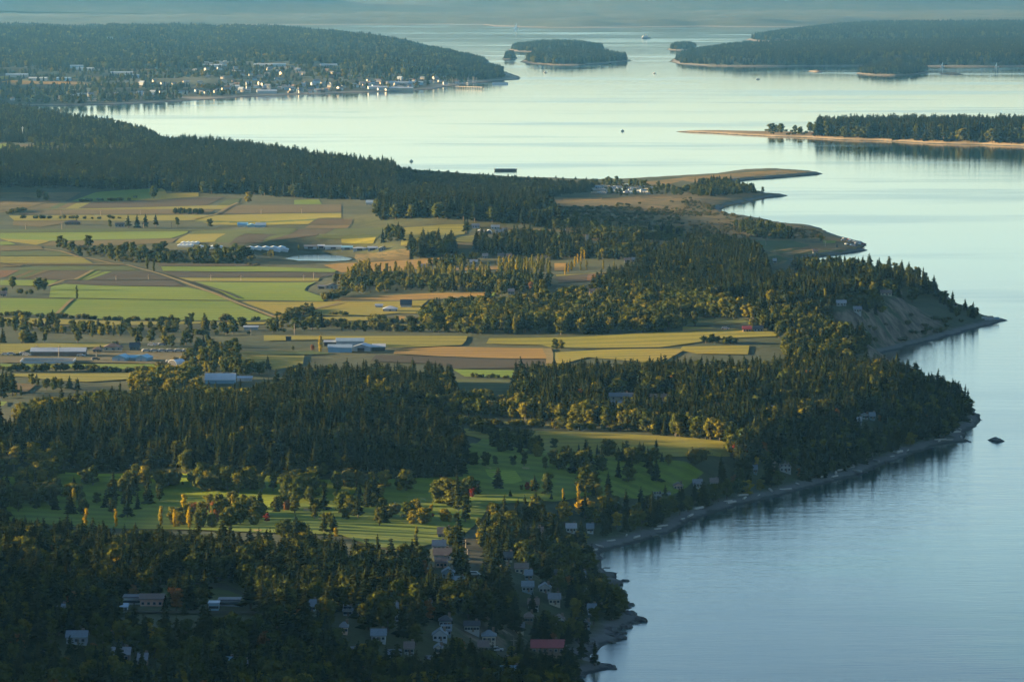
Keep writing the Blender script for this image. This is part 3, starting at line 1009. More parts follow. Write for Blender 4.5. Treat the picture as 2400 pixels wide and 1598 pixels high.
def roof_parts(mb, typ, w, d, wh, rh, ov=0.4, th=0.18):
    if typ in ('gx', 'gy'):
        L, S = (w, d) if typ == 'gx' else (d, w)
        ax = 'x' if typ == 'gx' else 'y'
        k = rh / (S / 2)
        u = S / 2 + ov
        mb.prism([(-u, wh - ov * k + .02), (0, wh + rh + .02), (u, wh - ov * k + .02), (u, wh - ov * k + th), (0, wh + rh + th + .05), (-u, wh - ov * k + th)], -L / 2 - ov, L / 2 + ov, ax)
    elif typ == 'hip':
        u, v = w / 2 + ov, d / 2 + ov
        r = max(w - d, 0) / 2 + .3
        b = len(mb.V)
        mb.V += [(-u, -v, wh), (u, -v, wh), (u, v, wh), (-u, v, wh), (-u, -v, wh + th), (u, -v, wh + th), (u, v, wh + th), (-u, v, wh + th), (-r, 0, wh + rh), (r, 0, wh + rh)]
        mb.add([(b, b + 3, b + 2, b + 1), (b, b + 1, b + 5, b + 4), (b + 1, b + 2, b + 6, b + 5), (b + 2, b + 3, b + 7, b + 6), (b + 3, b, b + 4, b + 7),
                (b + 4, b + 5, b + 9, b + 8), (b + 6, b + 7, b + 8, b + 9), (b + 5, b + 6, b + 9), (b + 7, b + 4, b + 8)])
    elif typ == 'shed':
        mb.prism([(-d / 2 - ov, wh - .05), (d / 2 + ov, wh + rh), (d / 2 + ov, wh + rh + th), (-d / 2 - ov, wh + th)], -w / 2 - ov, w / 2 + ov, 'x')
    elif typ == 'round':
        n = 12
        b = len(mb.V)
        for i in range(n):
            a = 2 * math.pi * i / n
            mb.V.append((w / 2 * 1.12 * math.cos(a), w / 2 * 1.12 * math.sin(a), wh))
        mb.V += [(0, 0, wh + rh), (0, 0, wh - .1)]
        mb.add([(b + i, b + (i + 1) % n, b + n) for i in range(n)] + [(b + (i + 1) % n, b + i, b + n + 1) for i in range(n)])
    else:
        mb.box(-w / 2 - .25, w / 2 + .25, -d / 2 - .25, d / 2 + .25, wh, wh + .35)


VS = 0.64       # the whole survey runs at about two thirds of life size


def building(name, label, cat, px0, px1, py, typ='gx', wh=3.0, rh=1.8, d=9.0, rot=0.0, wall='white', roof='r_grey', win=0, door=0, chim=0, clear=22.0, floors=1, group=None, land=None, big_door=0, minw=0):
    land = land or main
    wh, rh, d = wh * VS, rh * VS, d * .75
    w_ = (px1 - px0) * 1800 / FPX
    rh = min(rh, .34 * w_ if typ == 'gy' else .5 * d)
    wh = min(wh, max(1.7, .55 * w_)) if typ != 'flat' else wh
    P = land.hit((px0 + px1) / 2, py)[0]
    _, _, sc = proj(*P)
    w = max((px1 - px0) / sc, minw)
    if typ == 'gy':
        d = max(d, w * 1.1)
    cx, cy = P[0], P[1] + d / 2
    zc = land.z(np.array([cx - w / 2, cx + w / 2, cx, cx]), np.array([cy, cy, cy - d / 2, cy + d / 2]))
    z, lift = float(zc.mean()), 0.0
    root = empty(name, (cx, cy, z), R(rot))
    tag(root, label, cat, group)
    wh2 = wh + lift
    mb = MB()
    if typ in ('arch',):
        n = 10
        prof = [(w / 2 * math.cos(math.pi * i / n), wh2 * .35 + (wh2 + rh - wh2 * .35) * math.sin(math.pi * i / n)) for i in range(n + 1)]
        prof = [(w / 2, -1)] + prof + [(-w / 2, -1)]
        MB().prism(prof, -d / 2, d / 2, 'y').build("cover", roof, root)
        MB().prism([(u * .93, zz * .95) for u, zz in prof], -d / 2 - .05, -d / 2 - .01, 'y').build("end_wall", wall, root)
    elif typ == 'round':
        MB().cyl(0, 0, -1, wh2, w / 2, w / 2, 12).build("wall", wall, root)
        rm = MB()
        roof_parts(rm, typ, w, d, wh2, rh)
        rm.build("roof", roof, root)
    else:
        if typ == 'gx':
            mb.prism([(-d / 2, -2.5), (d / 2, -2.5), (d / 2, wh2), (0, wh2 + rh), (-d / 2, wh2)], -w / 2, w / 2, 'x')
        elif typ == 'gy':
            mb.prism([(-w / 2, -2.5), (w / 2, -2.5), (w / 2, wh2), (0, wh2 + rh), (-w / 2, wh2)], -d / 2, d / 2, 'y')
        else:
            mb.box(-w / 2, w / 2, -d / 2, d / 2, -2.5, wh2)
        mb.build("wall", wall, root)
        rm = MB()
        roof_parts(rm, typ, w, d, wh2, rh)
        ro = rm.build("roof", roof, root)
        if chim:
            MB().box(w * .22, w * .22 + .8, -.4 + d * .1, .4 + d * .1, wh2 + rh * .4, wh2 + rh + .7).build("chimney", 'brown', ro)
    for f in range(floors):
        for i in range(win):
            o = bpy.data.objects.new("window", WIN)
            o.parent = root
            o.location = (-w / 2 + w * (i + .5) / win, -d / 2 - .02, lift + (1.6 + 2.7 * f) * VS)
            o.scale = (VS, 1, VS)
            COL.objects.link(o)
        if win:
            for sy in (-.2, .25):
                o = bpy.data.objects.new("window", WIN)
                o.parent = root
                o.location = (-w / 2 - .02, d * sy, lift + (1.6 + 2.7 * f) * VS)
                o.scale = (VS, 1, VS)
                o.rotation_euler = (0, 0, -math.pi / 2)
                COL.objects.link(o)
    for i in range(door):
        o = bpy.data.objects.new("door", DOOR)
        o.parent = root
        o.location = (w * (.08 + .3 * i), -d / 2 - .02, lift)
        o.scale = (VS, 1, VS)
        COL.objects.link(o)
    for i in range(big_door):
        x = -w / 2 + w * (i + .5) / big_door
        q = min(w / big_door * .35, 1.9)
        MB().box(x - q, x + q, -d / 2 - .12, -d / 2 - .02, lift - .2, lift + min(wh * .85, 3.6)).build("door", 'white' if wall in ('dark', 'brown', 'blue', 'steel') else 'dark', root)
    CLEAR.append((cx, cy, w / 2 + 1, d / 2 + 1, clear))
    return root


HMAP = {'white': 'hwhite', 'blue': 'hblue', 'r_blue': 'hroof', 'r_white': 'hpale', 'r_teal': 'hteal', 'r_steel': 'hroof'}
H = lambda label, a, b, y, typ, wall, roof, **k: building("house", label, "house", a + .07 * (b - a), b - .07 * (b - a), y, typ, wall=HMAP.get(wall, wall), roof=HMAP.get(roof, roof), **{**dict(win=3, door=1, chim=1, d=9, wh=2.9, rh=2.2), **k})
BN = lambda label, a, b, y, typ, wall, roof, **k: building("barn", label, "barn", a, b, y, typ, wall=wall, roof=roof, **{**dict(wh=4.2, rh=2.6, d=14, big_door=2), **k})

# the show barns and yard on the flat left of the big wood
BN("long low barn with grey steel roof beside the concrete pit", 72, 200, 836, 'gx', 'brown', 'r_steel', wh=4.2, rh=2.6, d=16, big_door=0)
BN("teal roofed stable, gable with dark boards, end beside the gravel yard", 268, 300, 848, 'gy', 'blue', 'r_teal', wh=3.2, rh=3.4, d=16, rot=-12)
BN("low teal roofed link building joining the two teal gables", 297, 330, 846, 'gx', 'white', 'r_teal', wh=2.8, rh=1.6, d=8, big_door=0)
BN("teal roofed stable gable beside the row of parked white trailers", 322, 350, 848, 'gy', 'blue', 'r_teal', wh=3.2, rh=3.4, d=16, rot=-12)
H("brown roofed house with white porch above the farm yard", 240, 288, 822, 'hip', 'cream', 'r_brown', d=12, rh=3.2, clear=40)
H("dark roofed house beside the yellow tree above the farm yard", 302, 328, 821, 'gx', 'brown', 'r_dark', d=11, rh=3.4, clear=40)
H("small dark roofed house by the end of the long barn", 216, 240, 827, 'hip', 'brown', 'r_brown', d=9, rh=2.4, clear=40)
building("polytunnel", "white arched tunnel shed at the corner of the gravel yard", "tunnel", 400, 426, 858, 'arch', 3.2, 2.2, 12, -30, 'dark', 'film', clear=60)
BN("big white roofed barn standing behind the dark wood", 481, 550, 899, 'gx', 'blue', 'r_white', wh=3.0, rh=4.2, d=20, big_door=0, clear=75)
BN("small low shed with pale roof next to the big white barn", 556, 590, 893, 'gx', 'white', 'r_steel', wh=2.4, rh=1.0, d=8, big_door=0, clear=75)
BN("pale blue barn with long low roof beside the tall yellow poplar", 769, 824, 826, 'gx', 'blue', 'r_blue', wh=4.0, rh=2.2, d=13, big_door=0, clear=70)
BN("open dark fronted shed with pale roof behind the pale blue barn", 760, 790, 811, 'gx', 'dark', 'r_steel', wh=3.4, rh=1.2, d=8, big_door=0, clear=90)
BN("grey blue barn with wide gable in the middle of the dairy yard", 828, 872, 823, 'gy', 'grey', 'r_steel', wh=3.2, rh=2.4, d=18, rot=-8, big_door=1, clear=70)
BN("long pale roofed barn at the back of the dairy yard", 788, 852, 812, 'gx', 'grey', 'r_blue', wh=4.4, rh=2.2, d=12, big_door=0, clear=90)
BN("white roofed open shed at the brown field end of the dairy yard", 873, 902, 822, 'gx', 'dark', 'r_white', wh=3.6, rh=2.0, d=11, big_door=0, clear=70)
building("shed", "lone black box shed on the grass left of the dairy yard", "shed", 670, 682, 799, 'flat', 3.4, 0, 4, 0, 'dark', 'r_dark', clear=60)
building("shed", "long pale roofed shed seen between trees by the lane bend", "shed", 572, 604, 773, 'gx', 2.4, 1.0, 6, 0, 'grey', 'r_steel', clear=40)
H("white fronted house with dark gable beside the bright green field", 762, 792, 677, 'gy', 'white', 'r_dark', rh=3.6, d=11, clear=60)
building("shed", "low white garage next to the dark gabled farm house", "garage", 745, 763, 677, 'gx', 2.4, 1.0, 7, 0, 'white', 'r_grey', big_door=1, clear=50)
BN("black roofed barn with white front above the striped paddocks", 939, 964, 721, 'gx', 'white', 'r_dark', wh=3.2, rh=4.2, d=12, big_door=0, clear=70)
BN("grey hipped barn beside the black roofed barn", 898, 930, 731, 'hip', 'steel', 'r_steel', wh=2.6, rh=2.8, d=13, clear=70)
building("shed", "small grey shed on the yellow grass beyond the hipped barn", "shed", 880, 896, 722, 'gx', 2.2, 1.3, 6, 0, 'grey', 'r_steel', clear=60)
BN("white walled barn with blue roof on the olive strip", 557, 580, 532, 'gx', 'white', 'r_teal', wh=3.4, rh=2.4, d=12, big_door=0, clear=90)
BN("pale blue barn squeezed between white barn and blue barn", 580, 597, 533, 'gy', 'blue', 'r_teal', wh=3.6, rh=2.6, d=14, big_door=0, clear=90)
BN("pale blue barn farthest from the white barn on the olive strip", 599, 622, 533, 'gx', 'blue', 'r_blue', wh=3.4, rh=2.6, d=12, big_door=0, clear=90)
H("farm house with dark roof half hidden by the round trees", 268, 292, 532, 'gx', 'white', 'r_dark', clear=60)
H("brown roofed farm house at the edge of the long green strip", 150, 190, 527, 'hip', 'brown', 'r_brown', rh=3, clear=50)
H("salmon coloured house at the edge of the green meadow", 0, 15, 695, 'gx', 'pink', 'r_brown', clear=50)
for i, (a, b_, y, t_, lab) in enumerate([
        (713, 742, 584, 'gx', "long low packing shed just above the round pond"), (745, 760, 583, 'gx', "white fronted shed right of the long packing shed"),
        (762, 800, 585, 'gx', "long pale shed above the middle of the pond"), (801, 826, 586, 'gx', "blue roofed shed above the pond's tip"),
        (828, 858, 588, 'hip', "steel roofed hipped shed right of the pond"), (862, 884, 587, 'gx', "grey steel shed between hipped shed and white house"), ]):
    BN(lab, a, b_, y, t_, 'white' if i in (1, 2) else 'grey', ['r_grey', 'r_white', 'r_blue', 'r_teal', 'r_steel', 'r_steel'][i], wh=2.2, rh=1.4, d=9, clear=80, big_door=1)
H("white gabled house at the end of the steel sheds", 886, 906, 588, 'gy', 'white', 'r_blue', rh=2.4, clear=80)
BN("long ribbed grey barn at the edge of the hillock wood", 858, 882, 480, 'gx', 'white', 'r_blue', wh=4, rh=3, d=18, big_door=0, clear=120)
BN("second ribbed grey barn touching the hillock wood", 883, 906, 483, 'gx', 'white', 'r_steel', wh=4, rh=3, d=18, big_door=0, clear=120)
# hilltop farm
H("cream arched-roof barn on the hilltop farm", 1118, 1136, 547, 'gy', 'cream', 'r_white', rh=3.4, d=16, clear=80)
building("polytunnel", "white round shed on the hilltop farm", "tunnel", 1139, 1153, 548, 'arch', 2.4, 1.8, 12, 0, 'dark', 'film', clear=80)
H("grey roofed house above the arched barn on the hilltop", 1105, 1125, 535, 'gx', 'grey', 'r_grey', clear=80)
H("pale roofed long house on the crest of the hilltop farm", 1150, 1172, 538, 'gx', 'white', 'r_white', clear=80)
H("brown walled house at the lower end of the hilltop farm", 1160, 1180, 549, 'gx', 'pink', 'r_steel', clear=80)
H("small dark house at the far end of the hilltop farm", 1176, 1190, 545, 'gx', 'brown', 'r_grey', clear=80)
building("water_tower", "pale square water tower among trees below the hilltop farm", "tower", 1373, 1379, 566, 'flat', 7.5, 0, 2.2, 0, 'cream', 'r_brown', clear=120, minw=2.2)
building("shed", "tiny white hut on the green strip below the hilltop", "hut", 1320, 1325, 544, 'gx', 2.4, .8, 3, 0, 'white', 'r_white', clear=80)
for a, b_, y, wl, rf, lab in [
        (1130, 1144, 606, 'white', 'r_grey', "white house among trees below the gold field"), (1165, 1182, 605, 'blue', 'r_dark', "blue house among trees above the poplar rows"),
        (1186, 1200, 606, 'white', 'r_brown', "white brown-roofed house above the poplar rows"), (1255, 1282, 611, 'cream', 'r_brown', "long cream house at the end of the poplar rows"),
        (1100, 1120, 620, 'white', 'r_white', "low white shed near the start of the poplar rows"), (1463, 1478, 616, 'white', 'r_brown', "white house left of the golden poplars"),
        (1480, 1500, 615, 'white', 'r_grey', "white house touching the golden poplars"), (987, 1003, 630, 'brown', 'r_grey', "dark hut on the gold field"),
        (1740, 1762, 779, 'pink', 'r_red', "red roofed cottage by the long gold meadow"), (1765, 1790, 778, 'grey', 'r_dark', "grey shed beside the red roofed cottage"),
        (2063, 2092, 693, 'cream', 'r_brown', "brown roofed house near the bluff edge"), (2100, 2114, 697, 'pink', 'r_brown', "small red brown house on the bluff beside dark trees"),
        (2000, 2020, 737, 'white', 'r_grey', "white house low on the bluff behind tall hedge"), (1960, 1985, 717, 'white', 'r_white', "pale roofed shed behind the clipped hedge"),
        (1905, 1918, 595, 'white', 'r_brown', "white beach house on the green beach flat"), (1812, 1820, 617, 'white', 'r_white', "tiny white hut on the curving beach"),
        (1380, 1410, 690, 'pink', 'r_brown', "brown roofed house at the end of the gold strip"), (1190, 1206, 690, 'white', 'r_grey', "white house behind trees by the gold strip end")]:
    H(lab, a, b_, y, 'gx', wl, rf, clear=70)
# houses in the coastal wood
for a, b_, y, t_, wl, rf, lab, k in [
        (1826, 1856, 1108, 'gy', 'white', 'r_brown', "white gabled house alone above the long beach", dict(wh=5, floors=2, rh=2.6, clear=30)),
        (1806, 1820, 1106, 'gx', 'white', 'r_brown', "small white annex beside the lone gabled house", dict(clear=18)),
        (1530, 1552, 1172, 'gy', 'white', 'r_brown', "white gabled house above the beach bend", dict(wh=4.6, floors=2, clear=20)),
        (1553, 1572, 1176, 'gx', 'blue', 'r_grey', "blue house tucked under the white gabled house", dict(clear=16)),
        (1578, 1602, 1150, 'gy', 'pink', 'r_brown', "brown gabled house at the wood's sunny edge", dict(clear=16)),
        (1624, 1647, 1146, 'gx', 'white', 'r_grey', "white house with pale roof beside the golden bush", dict(clear=18)),
        (1664, 1684, 1142, 'gx', 'white', 'r_brown', "white house next to the yellow willow", dict(clear=18)),
        (1766, 1775, 1112, 'gx', 'blue', 'r_steel', "small blue house half hidden in the coastal wood", dict(clear=40)),
        (1532, 1552, 953, 'gy', 'white', 'r_steel', "white house in the clearing of the headland wood", dict(clear=60)),
        (1430, 1470, 958, 'gx', 'grey', 'r_white', "long pale roofed shed in the headland wood clearing", dict(clear=60, win=0)),
        (1510, 1575, 941, 'gx', 'cream', 'r_brown', "long brown roofed stable in the headland wood", dict(clear=60)),
        (1424, 1488, 938, 'gx', 'cream', 'r_grey', "long stable with lit eave in the headland wood", dict(clear=60)),
        (2006, 2020, 996, 'gx', 'white', 'r_white', "small white house in the point's wood", dict(clear=18)),
        (2020, 2036, 983, 'gy', 'white', 'r_grey', "white house with round gable in the point's wood", dict(clear=60)),
        (2038, 2052, 985, 'gx', 'blue', 'r_blue', "blue roofed house beside the orange tree on the point", dict(clear=60)),
        (1810, 1822, 968, 'gx', 'white', 'r_white', "white shed beside the row of five yellow trees", dict(clear=60, win=0)),
        (1780, 1788, 977, 'gx', 'white', 'r_brown', "tiny white hut under the row of yellow trees", dict(clear=60, win=0))]:
    H(lab, a, b_, y, t_, wl, rf, **k)
# houses in the dusky neighbourhood below
for a, b_, y, t_, wl, rf, lab, k in [
        (1024, 1060, 1262, 'gx', 'brown', 'r_brown', "big brown roofed house by the golf course", dict(rh=3, d=12)),
        (1012, 1046, 1290, 'gx', 'white', 'r_grey', "grey roofed house above the sunlit brown roof", dict(rh=2.6)),
        (1014, 1060, 1312, 'gx', 'white', 'r_brown', "long brown roofed white house left of the straight road", dict(rh=2.8, d=12)),
        (1020, 1050, 1330, 'gx', 'pink', 'r_brown', "brick coloured house under the long brown roof", dict()),
        (1034, 1066, 1356, 'gy', 'blue', 'r_blue', "blue grey house left of the straight road", dict(wh=4.4)),
        (1064, 1090, 1376, 'gx', 'grey', 'r_steel', "grey roofed house at the foot of the straight road", dict()),
        (1122, 1140, 1243, 'gx', 'white', 'r_white', "white house at the top of the straight road", dict()),
        (1235, 1275, 1258, 'gx', 'pink', 'r_brown', "pinkish brown house beyond the straight road", dict()),
        (1180, 1202, 1316, 'gx', 'cream', 'r_dark', "dark roofed house with yellow tree before it", dict()),
        (1290, 1316, 1300, 'hip', 'grey', 'r_grey', "grey hipped house in the wood above the beach", dict()),
        (1205, 1240, 1344, 'gx', 'cream', 'r_brown', "low cream house in the dusky wood", dict()),
        (1230, 1248, 1360, 'gx', 'blue', 'r_blue', "small blue house below the cream house", dict()),
        (1222, 1252, 1390, 'gx', 'blue', 'r_steel', "low blue house left of the pointed gable", dict()),
        (1262, 1292, 1390, 'gy', 'white', 'r_steel', "pale house with pointed gable in the dusky wood", dict(wh=3.4, rh=3.2)),
        (1375, 1392, 1250, 'gx', 'white', 'r_blue', "pale blue roofed house near the top of the beach", dict()),
        (1326, 1352, 1249, 'gx', 'white', 'r_white', "white long house near the top of the beach", dict()),
        (803, 826, 1443, 'gy', 'white', 'r_blue', "blue white house alone in the dark wood", dict(wh=4.6, floors=2)),
        (1086, 1126, 1484, 'gx', 'white', 'r_dark', "long white house with dark windows in the shade", dict(win=5, rh=1.6, d=10)),
        (1034, 1058, 1492, 'gx', 'blue', 'r_blue', "tall blue house behind the pale gabled roof", dict(wh=5, floors=2)),
        (1012, 1050, 1504, 'gy', 'grey', 'r_steel', "pale gabled roof house left of the orange tree", dict(rh=2.6)),
        (868, 906, 1506, 'gx', 'white', 'r_blue', "house with pale blue roof beside the yellow round tree", dict(rh=2.4)),
        (1128, 1164, 1508, 'hip', 'cream', 'r_steel', "hipped pale roof house right of the orange tree", dict(rh=2.8)),
        (1120, 1146, 1528, 'gx', 'white', 'r_brown', "brown roofed house below the hipped pale roof", dict()),
        (1240, 1328, 1536, 'gx', 'brown', 'r_red', "long red roofed house near the rocky shore", dict(wh=3, rh=2.8, d=14, win=6)),
        (998, 1034, 1568, 'gx', 'blue', 'r_grey', "tall blue house with two rows of windows", dict(wh=5.6, floors=2, win=4)),
        (1118, 1150, 1570, 'hip', 'blue', 'r_brown', "blue house with brown hipped roof at the shore lane", dict(wh=5.6, floors=2, win=4)),
        (1162, 1198, 1578, 'hip', 'white', 'r_brown', "tall white house with balcony rows at the shore lane", dict(wh=5.8, floors=2, win=5)),
        (1246, 1280, 1582, 'hip', 'white', 'r_brown', "white house with pointed brown roof near the rocks", dict(wh=5.2, floors=2, rh=3.4, win=4)),
        (1164, 1228, 1600, 'gx', 'blue', 'r_teal', "long teal house at the very bottom by the shore lane", dict(wh=5.2, floors=2, win=7)),
        (1098, 1122, 1575, 'gx', 'blue', 'r_steel', "low blue house beside the tall white house", dict()),
        (905, 940, 1552, 'gx', 'grey', 'r_steel', "low grey house in the dark below the yellow round tree", dict()),
        (812, 840, 1545, 'gx', 'blue', 'r_grey', "blue grey house left of the yellow round tree", dict(wh=4.6)),
        (258, 306, 1550, 'gx', 'brown', 'r_grey', "long dark house in the shadowed corner", dict(rh=2.4, d=11)),
        (322, 356, 1590, 'round', 'white', 'r_blue', "round roofed pale building at the bottom edge", dict(wh=2.6, rh=1.6, win=0, door=0, chim=0)),
        (437, 455, 1527, 'gx', 'white', 'r_white', "small white roofed house in the dark wood", dict()),
        (94, 133, 1554, 'gx', 'white', 'r_grey', "grey roofed house lowest in the shadowed corner", dict()),
        (194, 222, 1558, 'gx', 'blue', 'r_blue', "pale blue roofed house in the shadowed corner", dict()),
        (152, 206, 1510, 'gx', 'grey', 'r_steel', "long grey house above the pale blue roof", dict()),
        (134, 150, 1442, 'gx', 'blue', 'r_blue', "blue house at the left of the school lane", dict()),
        (150, 176, 1424, 'gx', 'white', 'r_white', "white roofed house above the blue house", dict()),
        (184, 222, 1390, 'gx', 'grey', 'r_blue', "long pale blue roofed house above the school", dict(d=11)),
        (176, 184, 1366, 'gy', 'white', 'r_white', "narrow white gable above the school lane", dict(wh=4.6)),
        (526, 545, 1566, 'gx', 'white', 'r_teal', "small teal roofed house at the bottom in shade", dict()),
        (560, 578, 1574, 'gx', 'white', 'r_grey', "small white house lowest in the dark wood", dict()),
        (600, 640, 1552, 'gx', 'grey', 'r_dark', "dim grey house in the bottom wood", dict()),
        (322, 345, 1560, 'gx', 'pink', 'r_grey', "small reddish house above the round roofed building", dict())]:
    H(lab, a, b_, y, t_, wl, rf, **{**dict(clear=27), **k})
# more roofs glimpsed between the trees
hr = np.random.default_rng(77)
zone = pts("p 1000,1345 1200,1300 1370,1320 1400,1420 1370,1500 1340,1590 900,1590 860,1500 700,1480 700,1420 980,1400")
tried = 0
glimpse = []
while len(glimpse) < 34 and tried < 900:
    tried += 1
    x_, y_ = hr.uniform(650, 1400), hr.uniform(1300, 1595)
    if not inside(zone, np.array([x_]), np.array([y_]))[0] or any(abs(x_ - a_) < 34 and abs(y_ - b__) < 17 for a_, b__ in glimpse):
        continue
    P = main.hit(x_, y_)[0]
    if any(abs(P[0] - c_[0]) < c_[2] + 5 and abs(P[1] - c_[1]) < c_[3] + 9 for c_ in CLEAR):
        continue
    glimpse.append((x_, y_))
    i_ = len(glimpse)
    wl, rf = [('grey', 'r_grey'), ('brown', 'r_brown'), ('cream', 'r_grey'), ('blue', 'r_dark'), ('white', 'r_brown'), ('pink', 'r_grey'), ('grey', 'r_steel')][i_ % 7]
    wd_ = hr.uniform(18, 32)
    near_ = "near the rocky shore" if x_ > 1230 else ("below the straight road" if x_ > 1050 else "by the yellow round tree")
    H("%s roofed %s house half hidden %s" % ({'r_grey': 'grey', 'r_brown': 'brown', 'r_dark': 'black', 'r_steel': 'pale steel'}[rf], {'pink': 'salmon'}.get(wl, wl), near_), x_ - wd_ / 2, x_ + wd_ / 2, y_, ['gx', 'hip', 'gx', 'gy'][i_ % 4], wl, rf, clear=float(hr.uniform(13, 24)), rh=2.4, group="half hidden houses of the lower wood")
# school
building("school_building", "long low school block with white window row by the dark playing field", "school", 289, 332, 1416, 'flat', 3.4, 0, 10, 0, 'white', 'r_grey', win=9, clear=60)
building("school_building", "school hall with pinkish roof beside the long window row", "school", 328, 382, 1420, 'gx', 3.6, 1.6, 14, 0, 'pink', 'r_brown', win=4, clear=60)
building("school_building", "pale blue school wing near the bend of the track", "school", 489, 512, 1430, 'flat', 3.2, 0, 9, 0, 'blue', 'r_blue', win=4, clear=60)
building("school_building", "low school block with dark windows along the track", "school", 512, 562, 1420, 'flat', 3.0, 0, 9, 0, 'grey', 'r_grey', win=8, clear=60)
building("school_building", "small white school hut beside the parking", "school", 283, 298, 1434, 'gx', 2.6, 1.2, 6, 0, 'white', 'r_blue', win=2, clear=50)

# polytunnels in the nursery
pt_l = []
for r_, (x0, x1, y, n) in enumerate([(424, 466, 573, 4), (416, 452, 579, 4), (462, 520, 583, 4), (540, 668, 586, 7), (640, 676, 590, 2)]):
    for i in range(n):
        a = x0 + (x1 - x0) * i / n
        ordn = ["first", "second", "third", "fourth", "fifth", "sixth", "seventh"][i]
        rown = ["back nursery row", "second nursery row", "third nursery row beside the orange shrubs", "long nursery row towards the pond", "short nursery row by the pond"][r_]
        building("polytunnel", "white polytunnel, %s from the left in the %s" % (ordn, rown), "polytunnel", a, a + (x1 - x0) / n * .94, y, 'gy', 1.6, 1.5, 16, 0, 'film', 'film', clear=30, group="white nursery polytunnels")

# concrete pit with posts
P = main.hit([48, 170], [852, 852])
root = empty("manure_pit", tuple((P[0] + P[1]) / 2 + np.array((0, 9, .1))))
tag(root, "low white concrete pit with slanting ends in the gravel yard", "concrete pit")
hw = np.hypot(*(P[1] - P[0])[:2]) / 2
MB().box(-hw, hw, -9.4, -9.0, -.6, 1.3).build("wall", 'concrete', root)
MB().box(-hw * .97, hw * .97, 9.0, 9.4, -.6, 1.7).build("wall", 'concrete', root)
MB().prism([(-9, -.6), (9, -.6), (9, 1.7), (-9, 1.3)], -hw - .4, -hw, 'x').build("wall", 'concrete', root)
MB().prism([(-9, -.6), (9, -.6), (9, 1.7), (-9, 1.3)], hw, hw + .4, 'x').build("wall", 'concrete', root)
MB().box(-hw, hw, -9, 9, -.6, .15).build("slab", 'concrete', root)
CLEAR.append((root.location.x, root.location.y, hw + 2, 10, 30))


# ------------------------------------------------------------------ poles, vehicles, boats
def upole(px, py, hpx, label):
    P = main.hit(px, py)[0]
    _, _, sc = proj(*P)
    h = hpx / sc
    r_ = empty("utility_pole", tuple(P))
    tag(r_, label, "utility pole", "utility poles")
    MB().cyl(0, 0, -.5, h, .22, .15, 6).build("pole", 'wood', r_)
    MB().box(-1.2, 1.2, -.1, .1, h - 1.0, h - .75).build("crossarm", 'wood', r_)


for x, y, h, lab in [(145, 538, 17, "utility pole before the brown roofed farm house"), (60, 538, 14, "utility pole nearest the left end of the green strip"), (337, 535, 14, "utility pole by the tall conifer row"), (402, 535, 14, "utility pole between the tall poplar and barns"),
                     (272, 657, 12, "utility pole on the dark tilth left of the lane"), (348, 656, 12, "utility pole on the dark tilth near the lane"), (494, 658, 14, "utility pole just right of the lane"), (565, 658, 12, "utility pole near the middle of the dark strip"),
                     (712, 658, 14, "utility pole near the pond end of the dark strip"), (735, 656, 18, "taller utility pole at the end of the dark strip"), (143, 505, 14, "utility pole on the pinkish strip"), (236, 505, 13, "second utility pole on the pinkish strip"),
                     (329, 503, 13, "utility pole near the hedge clump"), (612, 502, 13, "utility pole on the fallow near the white house"), (707, 500, 12, "utility pole far along the fallow"), (690, 786, 28, "tall pole at the lane bend beside dark trees"), (588, 786, 18, "pole before the long pale shed"),
                     (86, 834, 26, "tall light pole over the concrete pit"), (138, 838, 28, "second light pole over the concrete pit"), (127, 830, 16, "thin light pole behind the concrete pit"), (226, 838, 14, "light pole by the small dark roofed house"),
                     (546, 816, 10, "pole in the shaded meadow near the lone bush"), (1092, 1290, 26, "pole beside the straight road's upper end"), (1096, 1316, 30, "pole beside the straight road's middle"), (1204, 1517, 24, "pale pole at the bend of the shore lane"),
                     (1635, 742, 28, "pole before the golden broadleaves"), (1795, 575, 16, "pole on the olive beach field"), (1889, 551, 12, "pole on the beach flat by the round tree"), (1934, 578, 14, "pole by the beach parking")]:
    upole(x, y, h, lab)
P = main.hit(53, 327)[0]
r_ = empty("radio_mast", tuple(P))
tag(r_, "tall pale radio mast rising from the far left wood", "radio mast")
h_ = 30 / proj(*P)[2]
MB().cyl(0, 0, -1, h_, .7, .35, 6).build("mast", 'white', r_)
MB().box(-1.6, 1.6, -.3, .3, h_ - 2.2, h_ - 1.6).build("antenna", 'white', r_)


def car_parts():
    b = MB().prism([(-2.2, .35), (2.2, .35), (2.25, .85), (1.2, .95), (.6, 1.45), (-1.5, 1.45), (-2.2, .95)], -.85, .85, 'y')
    g = MB().prism([(-1.45, .98), (1.05, .98), (.58, 1.38), (-1.35, 1.38)], -.88, .88, 'y')
    ws = []
    for sx in (-1.35, 1.35):
        for sy in (-.86, .86):
            k = MB()
            k.prism([(sx + .34 * math.cos(i * math.pi / 4), .34 + .34 * math.sin(i * math.pi / 4)) for i in range(8)], sy - .12, sy + .12, 'y')
            ws.append(k)
    return b, g, ws


_b, _g, _ws = car_parts()
CARM = {}
for c_ in ('white', 'grey', 'dark', 'blue', 'r_red'):
    t_ = _b.build("body", c_)
    CARM[c_] = t_.data
    bpy.data.objects.remove(t_)
t_ = _g.build("windows", 'glass')
CARG = t_.data
bpy.data.objects.remove(t_)
CARW = []
for k in _ws:
    t_ = k.build("wheel", 'rubber')
    CARW.append(t_.data)
    bpy.data.objects.remove(t_)


def part(name, me, parent, loc=(0, 0, 0)):
    o = bpy.data.objects.new(name, me)
    o.parent = parent
    o.location = loc
    COL.objects.link(o)
    return o


